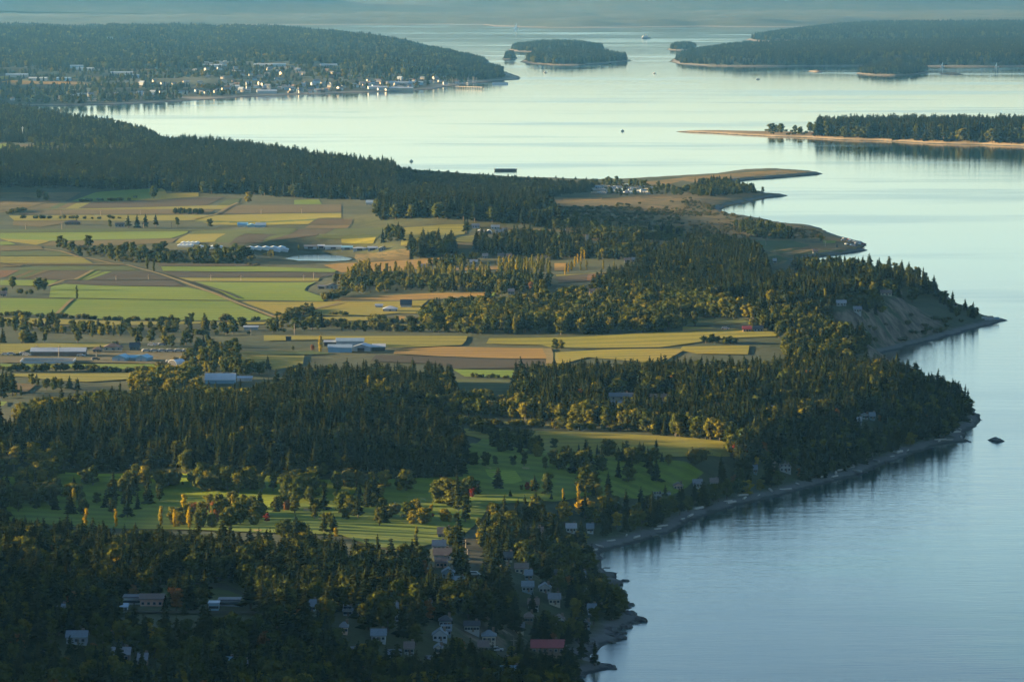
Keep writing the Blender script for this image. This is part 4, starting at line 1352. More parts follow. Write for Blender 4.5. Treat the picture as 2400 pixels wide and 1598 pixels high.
def car(px, py, colr, label, rz=0.0, group=None, sc=1.0, land=None):
    P = (land or main).hit(px, py)[0]
    r_ = empty("car", (P[0], P[1], P[2] + .55), R(rz))
    r_.scale = (sc * .8,) * 3
    tag(r_, label, "car", group)
    part("body", CARM[colr], r_)
    part("window", CARG, r_)
    for w_ in CARW:
        part("wheel", w_, r_)


for i, x in enumerate([343, 362, 381, 399, 418, 437, 455]):
    car(x, 827, 'white', "white car, %s in the row parked above the gravel yard" % ["first", "second", "third", "fourth", "fifth", "sixth", "last"][i], 8, "white cars above the gravel yard", 1.35)
for x, y, c_, lab in [(14, 835, 'white', "white car at the left end of the long barn"), (27, 834, 'white', "second white car left of the long barn"), (55, 833, 'white', "white pickup by the corner of the long barn"), (63, 836, 'grey', "grey car by the corner of the long barn"),
                      (190, 838, 'white', "white van parked at the right end of the long barn"), (224, 846, 'dark', "dark truck on the gravel between barn and teal stable"), (356, 813, 'white', "white trailer behind the dark roofed house"), (367, 812, 'white', "second white trailer behind the dark roofed house"), (379, 812, 'white', "third white trailer behind the dark roofed house"),
                      (398, 852, 'white', "white flat trailer before the arched tunnel shed"), (1700, 774, 'white', "white car on the gold meadow left of the red roofed cottage"), (1660, 740, 'white', "white car under the golden broadleaves"),
                      (1163, 1530, 'white', "white car beside the shore lane"), (1113, 1352, 'white', "pale car at the edge of the straight road"), (1784, 976, 'white', "white car on the verge under the yellow trees"), (1958, 979, 'white', "white car in the point's wood clearing")]:
    car(x, y, c_, lab, rng.uniform(-20, 20), None, 1.25)
for i in range(22):
    x = rng.uniform(1975, 2022)
    y = 566 + (x - 1975) * .16 + rng.uniform(-4, 9)
    car(x, y, ['white', 'grey', 'dark', 'blue', 'white', 'r_red'][i % 6], "%s car parked at the tip of the beach flat" % ['white', 'grey', 'black', 'blue', 'white', 'red'][i % 6], rng.uniform(-90, 90), "cars parked at the tip of the beach flat", 1.1)

# caravans
def caravan_mesh(ln, colr='white'):
    k = MB()
    k.prism([(-ln / 2, .55), (ln / 2 - .3, .55), (ln / 2, 1.4), (ln / 2 - .5, 3.0), (-ln / 2, 3.0)], -1.25, 1.25, 'y', 0)
    for i in range(3):
        x = -ln / 2 + ln * (i + .6) / 3.4
        k.box(x - .5, x + .5, -1.28, -1.24, 1.6, 2.3, 1)
    k.cyl(-.6, -.9, 0, .7, .35, .35, 8, 2)
    k.cyl(.6, .9, 0, .7, .35, .35, 8, 2)
    o_ = k.build("caravan", [colr, 'glass', 'rubber'])
    me = o_.data
    bpy.data.objects.remove(o_)
    return me


CVM = [caravan_mesh(7.5), caravan_mesh(9.5, 'grey'), caravan_mesh(6), caravan_mesh(8, 'blue'), caravan_mesh(9, 'cream')]
cnt = 0
for i in range(64):
    t_ = rng.random()
    x = 1384 + 150 * rng.random() ** .9
    y = 444 + rng.uniform(-6.5, 10) + (x - 1384) * .02
    P = main.hit(x, y)[0]
    if P[2] < 1.4:
        continue
    o_ = bpy.data.objects.new("caravan", CVM[i % 5])
    o_.location = (P[0], P[1], P[2])
    o_.rotation_euler = (0, 0, rng.uniform(-.5, .5))
    o_.scale = (.72, .72, .62)
    COL.objects.link(o_)
    tag(o_, "%s caravan packed among others in the park behind the spit lagoon" % ["white", "long grey", "short white", "blue", "cream"][i % 5], "caravan", "caravans in the lagoon park")
    CLEAR.append((P[0], P[1], 4, 2, 14))
for i, (x, y) in enumerate([(2307, 748), (2316, 751), (2327, 752), (2336, 752), (2321, 746)]):
    P = main.hit(x, y)[0]
    o_ = bpy.data.objects.new("caravan", CVM[i % 5])
    o_.location = (P[0], P[1], max(P[2], 1.5))
    o_.rotation_euler = (0, 0, .15)
    o_.scale = (.42, .5, .5)
    COL.objects.link(o_)
    tag(o_, "pale caravan, %s along the low tip under the bluff" % ["first", "second", "third", "last", "the one set back"][i], "caravan", "caravans under the bluff")
    CLEAR.append((P[0], P[1], 5, 3, 20))


# boats
def hull(k, L, B, D, mi=0):
    pr = []
    for x, b_, s_ in ((-L / 2, B * .42, 0), (-L * .2, B * .5, -.05), (L * .18, B * .46, 0), (L * .38, B * .27, .12), (L / 2, .03, .25)):
        pr.append((x, b_, s_))
    b0 = len(k.V)
    for x, b_, s_ in pr:
        z = D + s_ * D
        k.V += [(x, -b_, z), (x, -b_ * .6, -.5), (x, b_ * .6, -.5), (x, b_, z)]
    for i in range(len(pr) - 1):
        a = b0 + i * 4
        k.add([(a, a + 4, a + 5, a + 1), (a + 1, a + 5, a + 6, a + 2), (a + 2, a + 6, a + 7, a + 3), (a + 3, a + 7, a + 4, a)], mi)
    k.add([(b0, b0 + 1, b0 + 2, b0 + 3), tuple(b0 + (len(pr) - 1) * 4 + i for i in (3, 2, 1, 0))], mi)
    return k


def sea_pt(px, py):
    p = at(px, py)
    return (float(p[0]), float(p[1]), 0.0)


def sailboat(px, py, label, L=11.0, rz=0.0, sail=True, group=None):
    r_ = empty("sailboat", sea_pt(px, py), rz)
    tag(r_, label, "sailboat", group)
    hull(MB(), L, L * .3, 1.3).build("hull", 'white', r_)
    MB().prism([(-L * .15, 1.2), (L * .18, 1.2), (L * .1, 2.0), (-L * .15, 2.0)], -.8, .8, 'y').build("cabin", 'white', r_)
    MB().cyl(L * .08, 0, 1.2, L * 1.25, .12, .08, 5).build("mast", 'white', r_)
    if sail:
        MB().prism([(L * .06, 2.2), (L * .06, L * 1.2), (-L * .42, 2.2)], -.04, .04, 'y').build("sail", 'sail', r_)


def motorboat(px, py, label, L=9.0, rz=0.0, group=None):
    r_ = empty("motorboat", sea_pt(px, py), rz)
    tag(r_, label, "motorboat", group)
    hull(MB(), L, L * .32, 1.2).build("hull", 'white', r_)
    MB().prism([(-L * .2, 1.1), (L * .2, 1.1), (L * .08, 2.6), (-L * .15, 2.7)], -1.1, 1.1, 'y').build("cabin", 'white', r_)
    MB().prism([(-L * .13, 1.7), (L * .13, 1.7), (L * .08, 2.35), (-L * .12, 2.35)], -1.14, 1.14, 'y').build("window", 'glass', r_)


r_ = empty("barge", sea_pt(1185, 400.5), 0.02)
tag(r_, "long dark flat barge anchored off the forest point", "barge")
MB().prism([(-11.6, -.5), (11.6, -.5), (12.4, 1.7), (-12.4, 1.7)], -3.5, 3.5, 'y').build("hull", 'rustred', r_)
MB().box(-10.8, 10.8, -3.1, 3.1, 1.7, 2.3).build("cargo", 'steel', r_)
MB().box(-12.2, -11.7, -3.3, 3.3, 1.7, 2.9).build("bulkhead", 'steel', r_)
MB().box(11.7, 12.2, -3.3, 3.3, 1.7, 2.9).build("bulkhead", 'steel', r_)
r_ = empty("ferry", sea_pt(1514, 91), 0.1)
tag(r_, "white ferry crossing the channel before the far shore", "ferry")
hull(MB(), 30, 9, 3.0).build("hull", 'hullb', r_)
MB().box(-12, 7, -3.6, 3.6, 3, 6.5).build("deck_house", 'white', r_)
MB().box(-9, 4, -3, 3, 6.5, 9.5).build("deck_house", 'white', r_)
MB().box(-1, 3, -2.6, 2.6, 9.5, 12).build("bridge", 'white', r_)
MB().cyl(-5, 0, 9.5, 13.5, 1.1, .9, 8).build("funnel", 'hullb', r_)
sailboat(1210, 69, "tiny white sailboat before the far shore", 16)
sailboat(2336, 158, "small sailboat below the large wooded island", 9)
sailboat(2209, 157, "small pale sailboat near the low skerry", 9)
motorboat(1776, 187, "tiny white boat on the pale water below the rock islet", 8)
motorboat(1534, 173, "tiny dark speck of a boat in the open channel", 7, .3)
motorboat(1278, 171, "tiny boat right of the town point", 7, .2)
motorboat(964, 379, "tiny boat beyond the far conifer point", 4)
motorboat(1459, 308, "tiny boat off the end of the long spit", 4.5)
motorboat(1828, 151, "white boat moored under the large wooded island", 9)
for i in range(28):
    x = 1040 + 78 * rng.random()
    y = 199 - (x - 1040) * .06 + rng.uniform(-3, 1.5)
    sailboat(x, y, "white masted boat moored in the town marina", rng.uniform(7, 9.5), rng.uniform(-3, 3), False, "boats in the town marina")
for i in range(40):
    x = 478 + 56 * rng.random()
    y = 149 + rng.uniform(-8, 7)
    P = LANDS['town'].hit(x, y)[0]
    o_ = bpy.data.objects.new("caravan", CVM[i % 5])
    o_.location = tuple(P)
    o_.scale = (1.2, 1.2, 1.0)
    o_.rotation_euler = (0, 0, rng.uniform(-.4, .4))
    COL.objects.link(o_)
    tag(o_, "%s caravan in the crowded lot behind the far town" % ["white", "long grey", "short white", "blue", "cream"][i % 5], "caravan", "caravans behind the far town")
# pier and breakwater
a, b_ = at(1070, 207.5), at(1136, 209.5)
r_ = empty("pier", (float((a + b_)[0] / 2), float((a + b_)[1] / 2), 0), math.atan2((b_ - a)[1], (b_ - a)[0]))
tag(r_, "long fishing pier on piles at the edge of the far town", "pier")
L_ = float(np.hypot(*(b_ - a)))
MB().box(-L_ / 2, L_ / 2, -2, 2, 3.2, 3.8).build("deck", 'wood', r_)
for i in range(12):
    MB().cyl(-L_ / 2 + L_ * (i + .5) / 12, 0, -1, 3.2, .5, .5, 6).build("pile", 'wood', r_)
MB().box(L_ / 2 - 9, L_ / 2 - 1, -5, 5, 3.2, 3.9).build("pier_head", 'wood', r_)
a, b_ = at(1160, 198), at(1184, 197.4)
r_ = empty("breakwater", (float((a + b_)[0] / 2), float((a + b_)[1] / 2), 0))
tag(r_, "short stone breakwater off the town marina", "breakwater")
L_ = float(np.hypot(*(b_ - a)))
MB().prism([(-5, -1), (5, -1), (2, 3), (-2, 3)], -L_ / 2, L_ / 2, 'x').build("bank", 'concrete', r_)
MB().prism([(-2.2, 2.9), (2.2, 2.9), (1.5, 3.6), (-1.5, 3.6)], -L_ / 2 + 2, L_ / 2 - 2, 'x').build("crest", 'concrete', r_)

# far town: small houses and big sheds
def house_mesh(w, d, wh, rh, wl, rf):
    k = MB()
    k.prism([(-d / 2, -1), (d / 2, -1), (d / 2, wh), (0, wh + rh), (-d / 2, wh)], -w / 2, w / 2, 'x', 0)
    roof_mb = MB()
    roof_parts(roof_mb, 'gx', w, d, wh, rh)
    b0 = len(k.V)
    k.V += roof_mb.V
    k.add([tuple(b0 + i for i in f) for f in roof_mb.F], 1)
    o_ = k.build("town_house", [wl, rf])
    me = o_.data
    bpy.data.objects.remove(o_)
    return me


THM = [house_mesh(11, 9, 4.5, 2.5, 'cream', 'r_grey'), house_mesh(13, 9, 4, 2.5, 'brown', 'r_brown'), house_mesh(10, 8, 6, 2.5, 'grey', 'r_steel'), house_mesh(14, 10, 5, 3, 'blue', 'r_grey'), house_mesh(9, 9, 5, 2.5, 'white', 'r_brown')]
THN = ["cream grey-roofed", "brown", "grey steel-roofed", "blue grey-roofed", "white brown-roofed"]
TOWN_CLEAR = []
zones = [("z1 30,690 450,690 1000,660 1900,645 2355,640 2355,620 1300,640 600,665 0,700", 52, "on the far bay shore"),
         ("z1 1400,600 2355,560 2355,635 1500,635", 52, "in the far town behind the bay shore"), ("z2 0,560 700,545 900,590 600,625 0,630", 56, "in the dense centre of the far town"),
         ("z1 500,300 800,260 850,310 560,330", 14, "on the far wooded hillside"), ("z1 1300,480 2355,470 2355,560 1300,580", 40, "in the upper part of the far town"), ("z1 800,560 1400,570 1400,600 900,590", 12, "beside the far tan strip")]
for s, n, nm in zones:
    P = pts(s)
    x0, y0 = P.min(0)
    x1, y1 = P.max(0)
    k = 0
    while k < n:
        x, y = rng.uniform(x0, x1), rng.uniform(y0, y1)
        if not inside(P, np.array([x]), np.array([y]))[0]:
            continue
        k += 1
        Q = LANDS['town'].hit(x, y)[0]
        if Q[2] < 1.2:
            continue
        j = int(rng.integers(0, 5)) if rng.random() < .6 else 0
        o_ = bpy.data.objects.new("town_house", THM[j])
        q = rng.uniform(.55, .95)
        o_.location, o_.scale, o_.rotation_euler = tuple(Q), (q, q, q), (0, 0, rng.uniform(-.6, .6))
        COL.objects.link(o_)
        tag(o_, "small %s house %s" % (THN[j], nm), "house", "houses " + nm)
        TOWN_CLEAR.append((Q[0], Q[1]))
WHM = [house_mesh(34, 16, 4, 2, 'white', 'r_white'), house_mesh(42, 18, 4.5, 2, 'cream', 'r_steel'), house_mesh(26, 14, 4, 2, 'blue', 'r_blue')]
for i, (x, y, lab) in enumerate([(250, 145, "white hangar left of the far caravan lot"), (290, 145, "second white hangar left of the far caravan lot"), (430, 155, "long white shed under the far caravan lot"), (500, 158, "white shed just below the far caravan lot"), (620, 157, "long white shed right of the far caravan lot"), (655, 156, "white shed near the far wood edge"),
                                 (770, 157, "white shed at the edge of the far hill wood"), (40, 181, "long pale hangar at the far airfield"), (150, 189, "pale hangar by the far tan runway"), (200, 166, "blue shed in the far airfield"), (285, 176, "white hangar with lit end at the far airfield"), (310, 182, "cream hangar beside the far runway"),
                                 (625, 219, "long pale building on the far bay shore"), (930, 200, "wide pale apartment block in the far town"), (975, 199, "second wide apartment block in the far town"), (885, 210, "large cream building by the far town shore"), (940, 213, "pale shore building near the far pier"), (180, 160, "pale shed above the far airfield"), (90, 189, "low pale shed by the far tan strip")]):
    Q = LANDS['town'].hit(x, y)[0]
    o_ = bpy.data.objects.new("warehouse", WHM[i % 3])
    o_.location, o_.rotation_euler = tuple(Q), (0, 0, rng.uniform(-.15, .15))
    COL.objects.link(o_)
    tag(o_, lab, "warehouse", "large sheds around the far town")
    TOWN_CLEAR += [(Q[0] + dx, Q[1] + dy) for dx in (-20, 0, 20) for dy in (0, -25, -50)]
for k, s in (('W', "z1 0,558 250,566 900,582 1400,600 1390,610 900,602 250,586 0,578"), ('V', "z1 380,548 600,536 800,540 700,552"), ('Y', "z1 0,530 60,528 60,548 0,550")):
    P = pts(s)
    W = LANDS['town'].hit(P[:, 0], P[:, 1])[:, :2]
    drape("field", W, FM[k], LANDS['town'], 0.5, 1)
    TOWN_F = globals().setdefault('TOWN_F', [])
    TOWN_F.append(W)
# ------------------------------------------------------------------ trees: meshes
def foliage(name, lo, hi, trans=0.25):
    m, ns, ls = new_mat(name)
    oi = ns.new("ShaderNodeObjectInfo")
    geo = ns.new("ShaderNodeNewGeometry")
    n2 = noise(ns, ls, geo.outputs["Position"], 0.55, 2, 0.6)
    c = mixc(ns, ls, oi.outputs["Random"], lo, hi)
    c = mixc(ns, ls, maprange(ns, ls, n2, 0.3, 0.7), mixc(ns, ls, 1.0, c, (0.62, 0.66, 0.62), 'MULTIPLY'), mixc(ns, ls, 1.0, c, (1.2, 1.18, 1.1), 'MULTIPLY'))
    d = ns.new("ShaderNodeBsdfDiffuse")
    t = ns.new("ShaderNodeBsdfTranslucent")
    ls.new(c, d.inputs[0])
    ls.new(c, t.inputs[0])
    mx = ns.new("ShaderNodeMixShader")
    mx.inputs[0].default_value = trans
    ls.new(d.outputs[0], mx.inputs[1])
    ls.new(t.outputs[0], mx.inputs[2])
    o = ns.new("ShaderNodeOutputMaterial")
    ls.new(mx.outputs[0], o.inputs[0])
    return m


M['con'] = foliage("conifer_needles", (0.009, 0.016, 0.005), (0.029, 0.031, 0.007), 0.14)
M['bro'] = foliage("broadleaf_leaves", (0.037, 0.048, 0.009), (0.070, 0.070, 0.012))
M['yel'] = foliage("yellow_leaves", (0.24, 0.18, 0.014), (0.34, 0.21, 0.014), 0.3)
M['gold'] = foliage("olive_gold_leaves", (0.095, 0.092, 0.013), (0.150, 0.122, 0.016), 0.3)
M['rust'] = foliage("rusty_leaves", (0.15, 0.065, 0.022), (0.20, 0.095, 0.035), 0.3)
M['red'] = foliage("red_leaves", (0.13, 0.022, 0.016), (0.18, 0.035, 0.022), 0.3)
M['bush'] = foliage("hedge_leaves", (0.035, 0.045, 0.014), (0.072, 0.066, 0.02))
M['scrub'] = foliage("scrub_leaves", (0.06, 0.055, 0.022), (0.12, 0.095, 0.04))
mm, ns, ls = new_mat("bark")
oi = ns.new("ShaderNodeNewGeometry")
M['bark'] = finish(mm, ns, ls, mixc(ns, ls, noise(ns, ls, oi.outputs["Position"], 1.5), (0.05, 0.038, 0.028), (0.10, 0.08, 0.06)), 0.95)


def conifer_geo(seed, width=0.19, levels=15, bare=0.10, sparse=1.0, pw=0.72):
    r = np.random.default_rng(seed)
    V, F = [], []
    lean = r.normal(0, 0.012, 2)
    for i in range(levels):
        t = bare + (0.975 - bare) * (i / (levels - 1)) ** 0.92
        R0 = width * (1 - t) ** pw * (0.65 + 0.65 * r.random()) + 0.012
        nb = max(4, int((9 * (1 - t) + 4) * sparse))
        a0 = r.random() * 7
        for k in range(nb):
            a = a0 + 2 * math.pi * (k + r.uniform(-.3, .3)) / nb
            rr = R0 * r.uniform(0.62, 1.25)
            z = t + r.uniform(-.018, .018)
            w = rr * 0.42
            c, s = math.cos(a), math.sin(a)
            ox, oy = lean[0] * t, lean[1] * t
            b = len(V)
            V += [(ox, oy, z + 0.02), (ox + c * rr * .55 - s * w, oy + s * rr * .55 + c * w, z - 0.12 * rr),
                  (ox + c * rr, oy + s * rr, z - 0.38 * rr), (ox + c * rr * .55 + s * w, oy + s * rr * .55 - c * w, z - 0.12 * rr),
                  (ox + c * rr * .5, oy + s * rr * .5, z - 0.55 * rr)]
            F += [(b, b + 1, b + 2), (b, b + 2, b + 3), (b, b + 4, b + 2)]
    nc = 7
    b = len(V)
    for t, q in ((bare + .02, .5), (0.45, .55), (0.72, .5)):
        for k in range(nc):
            a = 2 * math.pi * k / nc
            rr = width * (1 - t) ** 0.8 * q * r.uniform(.75, 1.1)
            V.append((rr * math.cos(a), rr * math.sin(a), t))
    V.append((lean[0], lean[1], 0.99))
    for l in range(2):
        for k in range(nc):
            F.append((b + l * nc + k, b + l * nc + (k + 1) % nc, b + (l + 1) * nc + (k + 1) % nc, b + (l + 1) * nc + k))
    for k in range(nc):
        F.append((b + 2 * nc + k, b + 2 * nc + (k + 1) % nc, b + 3 * nc))
    return V, F


def leaf_ball(r, V, F, cx, cy, cz, rx, rz, n, size):
    # solid heart
    b = len(V)
    nr, nk = 4, 6
    for i in range(1, nr):
        ph = math.pi * i / nr
        for k in range(nk):
            a = 2 * math.pi * (k + .5 * (i % 2)) / nk
            q = r.uniform(.68, .86)
            V.append((cx + rx * q * math.sin(ph) * math.cos(a), cy + rx * q * math.sin(ph) * math.sin(a), cz + rz * q * math.cos(ph)))
    V += [(cx, cy, cz + rz * .8), (cx, cy, cz - rz * .8)]
    for i in range(nr - 2):
        for k in range(nk):
            F.append((b + i * nk + k, b + (i + 1) * nk + k, b + (i + 1) * nk + (k + 1) % nk, b + i * nk + (k + 1) % nk))
    for k in range(nk):
        F.append((b + k, b + (k + 1) % nk, len(V) - 2))
        F.append((b + (nr - 2) * nk + (k + 1) % nk, b + (nr - 2) * nk + k, len(V) - 1))
    for _ in range(n):
        d = r.normal(size=3)
        d /= np.linalg.norm(d)
        if d[2] < -0.5:
            d[2] *= -1
        q = r.uniform(.78, 1.12)
        c = np.array((cx + d[0] * rx * q, cy + d[1] * rx * q, cz + d[2] * rz * q))
        nrm = d + r.normal(0, .45, 3)
        nrm /= np.linalg.norm(nrm)
        u = np.cross(nrm, r.normal(size=3))
        u /= np.linalg.norm(u)
        v = np.cross(nrm, u)
        s = size * r.uniform(.6, 1.3)
        b = len(V)
        V += [tuple(c - u * s - v * s * .3), tuple(c + v * s - u * s * .1), tuple(c + u * s + v * s * .3), tuple(c - v * s + u * s * .2)]
        F.append((b, b + 1, b + 2, b + 3))


def broad_geo(seed, w=0.34, lobes=15, low=0.10):
    r = np.random.default_rng(seed)
    V, F = [], []
    for i in range(lobes):
        t = (i + .5) / lobes
        z = low + 0.10 + (0.76 - low) * t + r.normal(0, .03)
        prof = math.sin(math.pi * min(max((z - low + .08) / (1.10 - low), 0.12), .93)) ** .55
        rad = w * prof * r.uniform(.15, .72)
        a = i * 2.4 + r.uniform(-.6, .6)
        lr = w * r.uniform(.30, .48)
        leaf_ball(r, V, F, rad * math.cos(a), rad * math.sin(a), z, lr, lr * r.uniform(.7, 1.0), 34, 0.033)
    return V, F


def poplar_geo(seed, w=0.11):
    r = np.random.default_rng(seed)
    V, F = [], []
    for i in range(9):
        t = i / 8
        z = 0.12 + .8 * t
        rr = w * (0.55 + 0.9 * math.sin(math.pi * (0.16 + .74 * t))) * .72
        leaf_ball(r, V, F, r.normal(0, .018), r.normal(0, .018), z, rr * r.uniform(.85, 1.1), .085, 26, 0.028)
    return V, F


def bush_geo(seed):
    r = np.random.default_rng(seed)
    V, F = [], []
    for i in range(5):
        a = i * 2.1
        rad = r.uniform(.1, .42)
        leaf_ball(r, V, F, rad * math.cos(a), rad * math.sin(a), r.uniform(.34, .62), r.uniform(.26, .4), r.uniform(.3, .4), 22, 0.07)
    return V, F


def trunk_geo(h, r0, r1, n=6, limbs=0, seed=0, w=0.3):
    r = np.random.default_rng(seed)
    V, F = [], []

    def tube(a, b, ra, rb):
        k = len(V)
        d = np.array(b) - np.array(a)
        d = d / np.linalg.norm(d)
        u = np.cross(d, (1, 0, 0) if abs(d[0]) < .9 else (0, 1, 0))
        u /= np.linalg.norm(u)
        v = np.cross(d, u)
        for c, q in ((a, ra), (b, rb)):
            for i in range(n):
                an = 2 * math.pi * i / n
                V.append(tuple(np.array(c) + q * (math.cos(an) * u + math.sin(an) * v)))
        for i in range(n):
            F.append((k + i, k + (i + 1) % n, k + n + (i + 1) % n, k + n + i))
    tube((0, 0, -0.05), (0, 0, h), r0, r1)
    for i in range(limbs):
        a = i * 2.3 + r.uniform(-.4, .4)
        z = h * r.uniform(.45, .9)
        tube((0, 0, z), (w * .6 * math.cos(a), w * .6 * math.sin(a), z + r.uniform(.15, .3)), r1 * .8, r1 * .25)
    return V, F


def to_mesh(name, VF, mats):
    me = bpy.data.meshes.new(name)
    me.from_pydata(VF[0], [], VF[1])
    for m_ in mats:
        me.materials.append(m_)
    return me


KIND = {}   # kind -> list of (crown mesh, trunk mesh, joined proto object)


def reg_kind(kind, geos, mat, trunks):
    out = []
    for g, t in zip(geos, trunks):
        cm = to_mesh("crown", g, [M[mat]])
        tm = to_mesh("trunk", t, [M['bark']])
        V = list(g[0]) + list(t[0])
        n = len(g[0])
        F = list(g[1]) + [tuple(n + i for i in f) for f in t[1]]
        jm = to_mesh("tree_form", (V, F), [M[mat], M['bark']])
        mi = np.zeros(len(F), np.int32)
        mi[len(g[1]):] = 1
        jm.polygons.foreach_set("material_index", mi)
        out.append((cm, tm, bpy.data.objects.new("tree_form", jm)))
    KIND[kind] = out


cg = [conifer_geo(1, .19, 13), conifer_geo(2, .16), conifer_geo(3, .23, 12, .06), conifer_geo(4, .20, 11, .22, .8), conifer_geo(5, .25, 10, .28, .75), conifer_geo(6, .21, 12, .15, .9, .5), conifer_geo(7, .24, 11, .2, .85, .45)]
ct_ = [trunk_geo(.5, .02, .012, 5) for _ in cg]
reg_kind('con', cg, 'con', ct_)
bg_ = [broad_geo(21), broad_geo(22, .38, 17, .08), broad_geo(23, .27, 13, .12), broad_geo(24, .34, 15, .06), broad_geo(25, .30, 14, .10)]
bt = [trunk_geo(.55, .03, .018, 6, 4, s, .3) for s in range(5)]
for k_ in ('bro', 'gold', 'yel', 'rust', 'red'):
    reg_kind(k_, bg_, k_, bt)
pg_ = [poplar_geo(31), poplar_geo(32, .09), poplar_geo(33, .13)]
pt_ = [trunk_geo(.3, .018, .012, 5) for _ in pg_]
for k_, m_ in (('pop', 'bro'), ('popy', 'yel'), ('popg', 'gold')):
    reg_kind(k_, pg_, m_, pt_)
ug_ = [bush_geo(41), bush_geo(42), bush_geo(43)]
ut_ = [trunk_geo(.3, .05, .04, 4) for _ in ug_]
reg_kind('bush', ug_, 'bush', ut_)
reg_kind('scrub', ug_, 'scrub', ut_)
reg_kind('bushy', ug_, 'gold', ut_)
KORD = ['con', 'bro', 'gold', 'yel', 'rust', 'red', 'pop', 'popy', 'popg', 'bush', 'scrub', 'bushy']
NAME_OF = {'con': 'conifer_tree', 'bro': 'broadleaf_tree', 'gold': 'autumn_tree', 'yel': 'autumn_tree', 'rust': 'autumn_tree', 'red': 'autumn_tree',
           'pop': 'poplar_tree', 'popy': 'poplar_tree', 'popg': 'poplar_tree', 'bush': 'shrub', 'scrub': 'shrub', 'bushy': 'shrub'}
STUFF_OF = {'conifer_tree': 'conifer_forest', 'broadleaf_tree': 'broadleaf_woods', 'autumn_tree': 'autumn_woods', 'poplar_tree': 'poplar_woods', 'shrub': 'shrubbery'}
LOOK = {'con': 'dark green conifer', 'bro': 'green broadleaf tree', 'gold': 'olive gold broadleaf tree', 'yel': 'bright yellow autumn tree', 'rust': 'rusty brown autumn tree',
        'red': 'dark red autumn tree', 'pop': 'green columnar poplar', 'popy': 'yellow columnar poplar', 'popg': 'olive gold columnar poplar', 'bush': 'rounded green bush', 'scrub': 'low brownish bush', 'bushy': 'rounded olive gold bush'}

# ------------------------------------------------------------------ trees: where they stand
T = dict(x=[], y=[], z=[], h=[], w=[], k=[], reg=[])
REG = []
SOLO = {}


def add_trees(x, y, h, w, kinds, land, reg):
    z = land.z(x, y)
    ok = z > (1.0 if reg is None else 1.7)
    ri = len(REG)
    REG.append(reg)
    for a, v in (('x', x), ('y', y), ('z', z - 0.15), ('h', h), ('w', w)):
        T[a].extend(np.asarray(v)[ok].tolist())
    T['k'].extend([KORD.index(kk) for kk, o_ in zip(kinds, ok) if o_])
    T['reg'].extend([ri] * int(ok.sum()))


def pick(mix, n):
    ks = [m_.split(':')[0] for m_ in mix.split()]
    ws = np.array([float(m_.split(':')[1]) for m_ in mix.split()])
    return [ks[i] for i in rng.choice(len(ks), n, p=ws / ws.sum())]


HMUL = {'con': 1.0, 'bro': .78, 'gold': .72, 'yel': .66, 'rust': .6, 'red': .55, 'pop': .9, 'popy': .85, 'popg': .85, 'bush': .25, 'scrub': .2, 'bushy': .25}
WMUL = {'con': 1.28, 'bro': 1.2, 'gold': 1.18, 'yel': 1.15, 'rust': 1.1, 'red': 1.15, 'pop': 1.0, 'popy': 1.0, 'popg': 1.0, 'bush': 1.3, 'scrub': 1.5, 'bushy': 1.3}


def free(x, y, pad_build=True, pad_field=True):
    ok = np.ones(len(x), bool)
    if pad_field:
        for W in FIELD_W:
            x0, y0 = W.min(0)
            x1, y1 = W.max(0)
            c = ok & (x > x0) & (x < x1) & (y > y0) & (y < y1)
            i = np.flatnonzero(c)
            if len(i):
                ok[i[inside(W, x[i], y[i])]] = False
    if pad_build:
        for bx, by, hw, hd, cl in CLEAR:
            ok &= ~((np.abs(x - bx) < hw + 2.5) & (y < by + hd + 3) & (y > by - hd - cl))
    return ok


def wood(s, spacing, mix, h0, h1, reg, land=None, world=0.0, nhit=0, clumps=0.0, fields=True):
    land = land or main
    P = pts(s)
    W = land.hit(P[:, 0], P[:, 1])[:, :2]
    if world:
        W[nhit:] = at(P[nhit:, 0], P[nhit:, 1], world)
    x0, y0 = W.min(0)
    x1, y1 = W.max(0)
    X, Y = np.meshgrid(np.arange(x0, x1, spacing), np.arange(y0, y1, spacing))
    X, Y = X.ravel(), Y.ravel()
    X = X + rng.uniform(-.5, .5, X.size) * spacing
    Y = Y + rng.uniform(-.5, .5, Y.size) * spacing
    ok = inside(W, X, Y)
    X, Y = X[ok], Y[ok]
    if clumps:
        ok = vnoise(X, Y, clumps, 77) > rng.uniform(-.6, .4, len(X))
        X, Y = X[ok], Y[ok]
    if land is main:
        ok = free(X, Y, True, fields)
        X, Y = X[ok], Y[ok]
    n = len(X)
    kinds = pick(mix, n)
    # broadleaves keep company: let patches of the wood swing between kinds
    hm = np.array([HMUL[k] for k in kinds])
    wm = np.array([WMUL[k] for k in kinds])
    h = (h0 + (h1 - h0) * np.clip(rng.beta(2.2, 2.2, n) + 0.25 * vnoise(X, Y, 60, 9), 0, 1.1)) * hm
    add_trees(X, Y, h, h * wm * rng.uniform(.85, 1.25, n), kinds, land, reg)
    return n


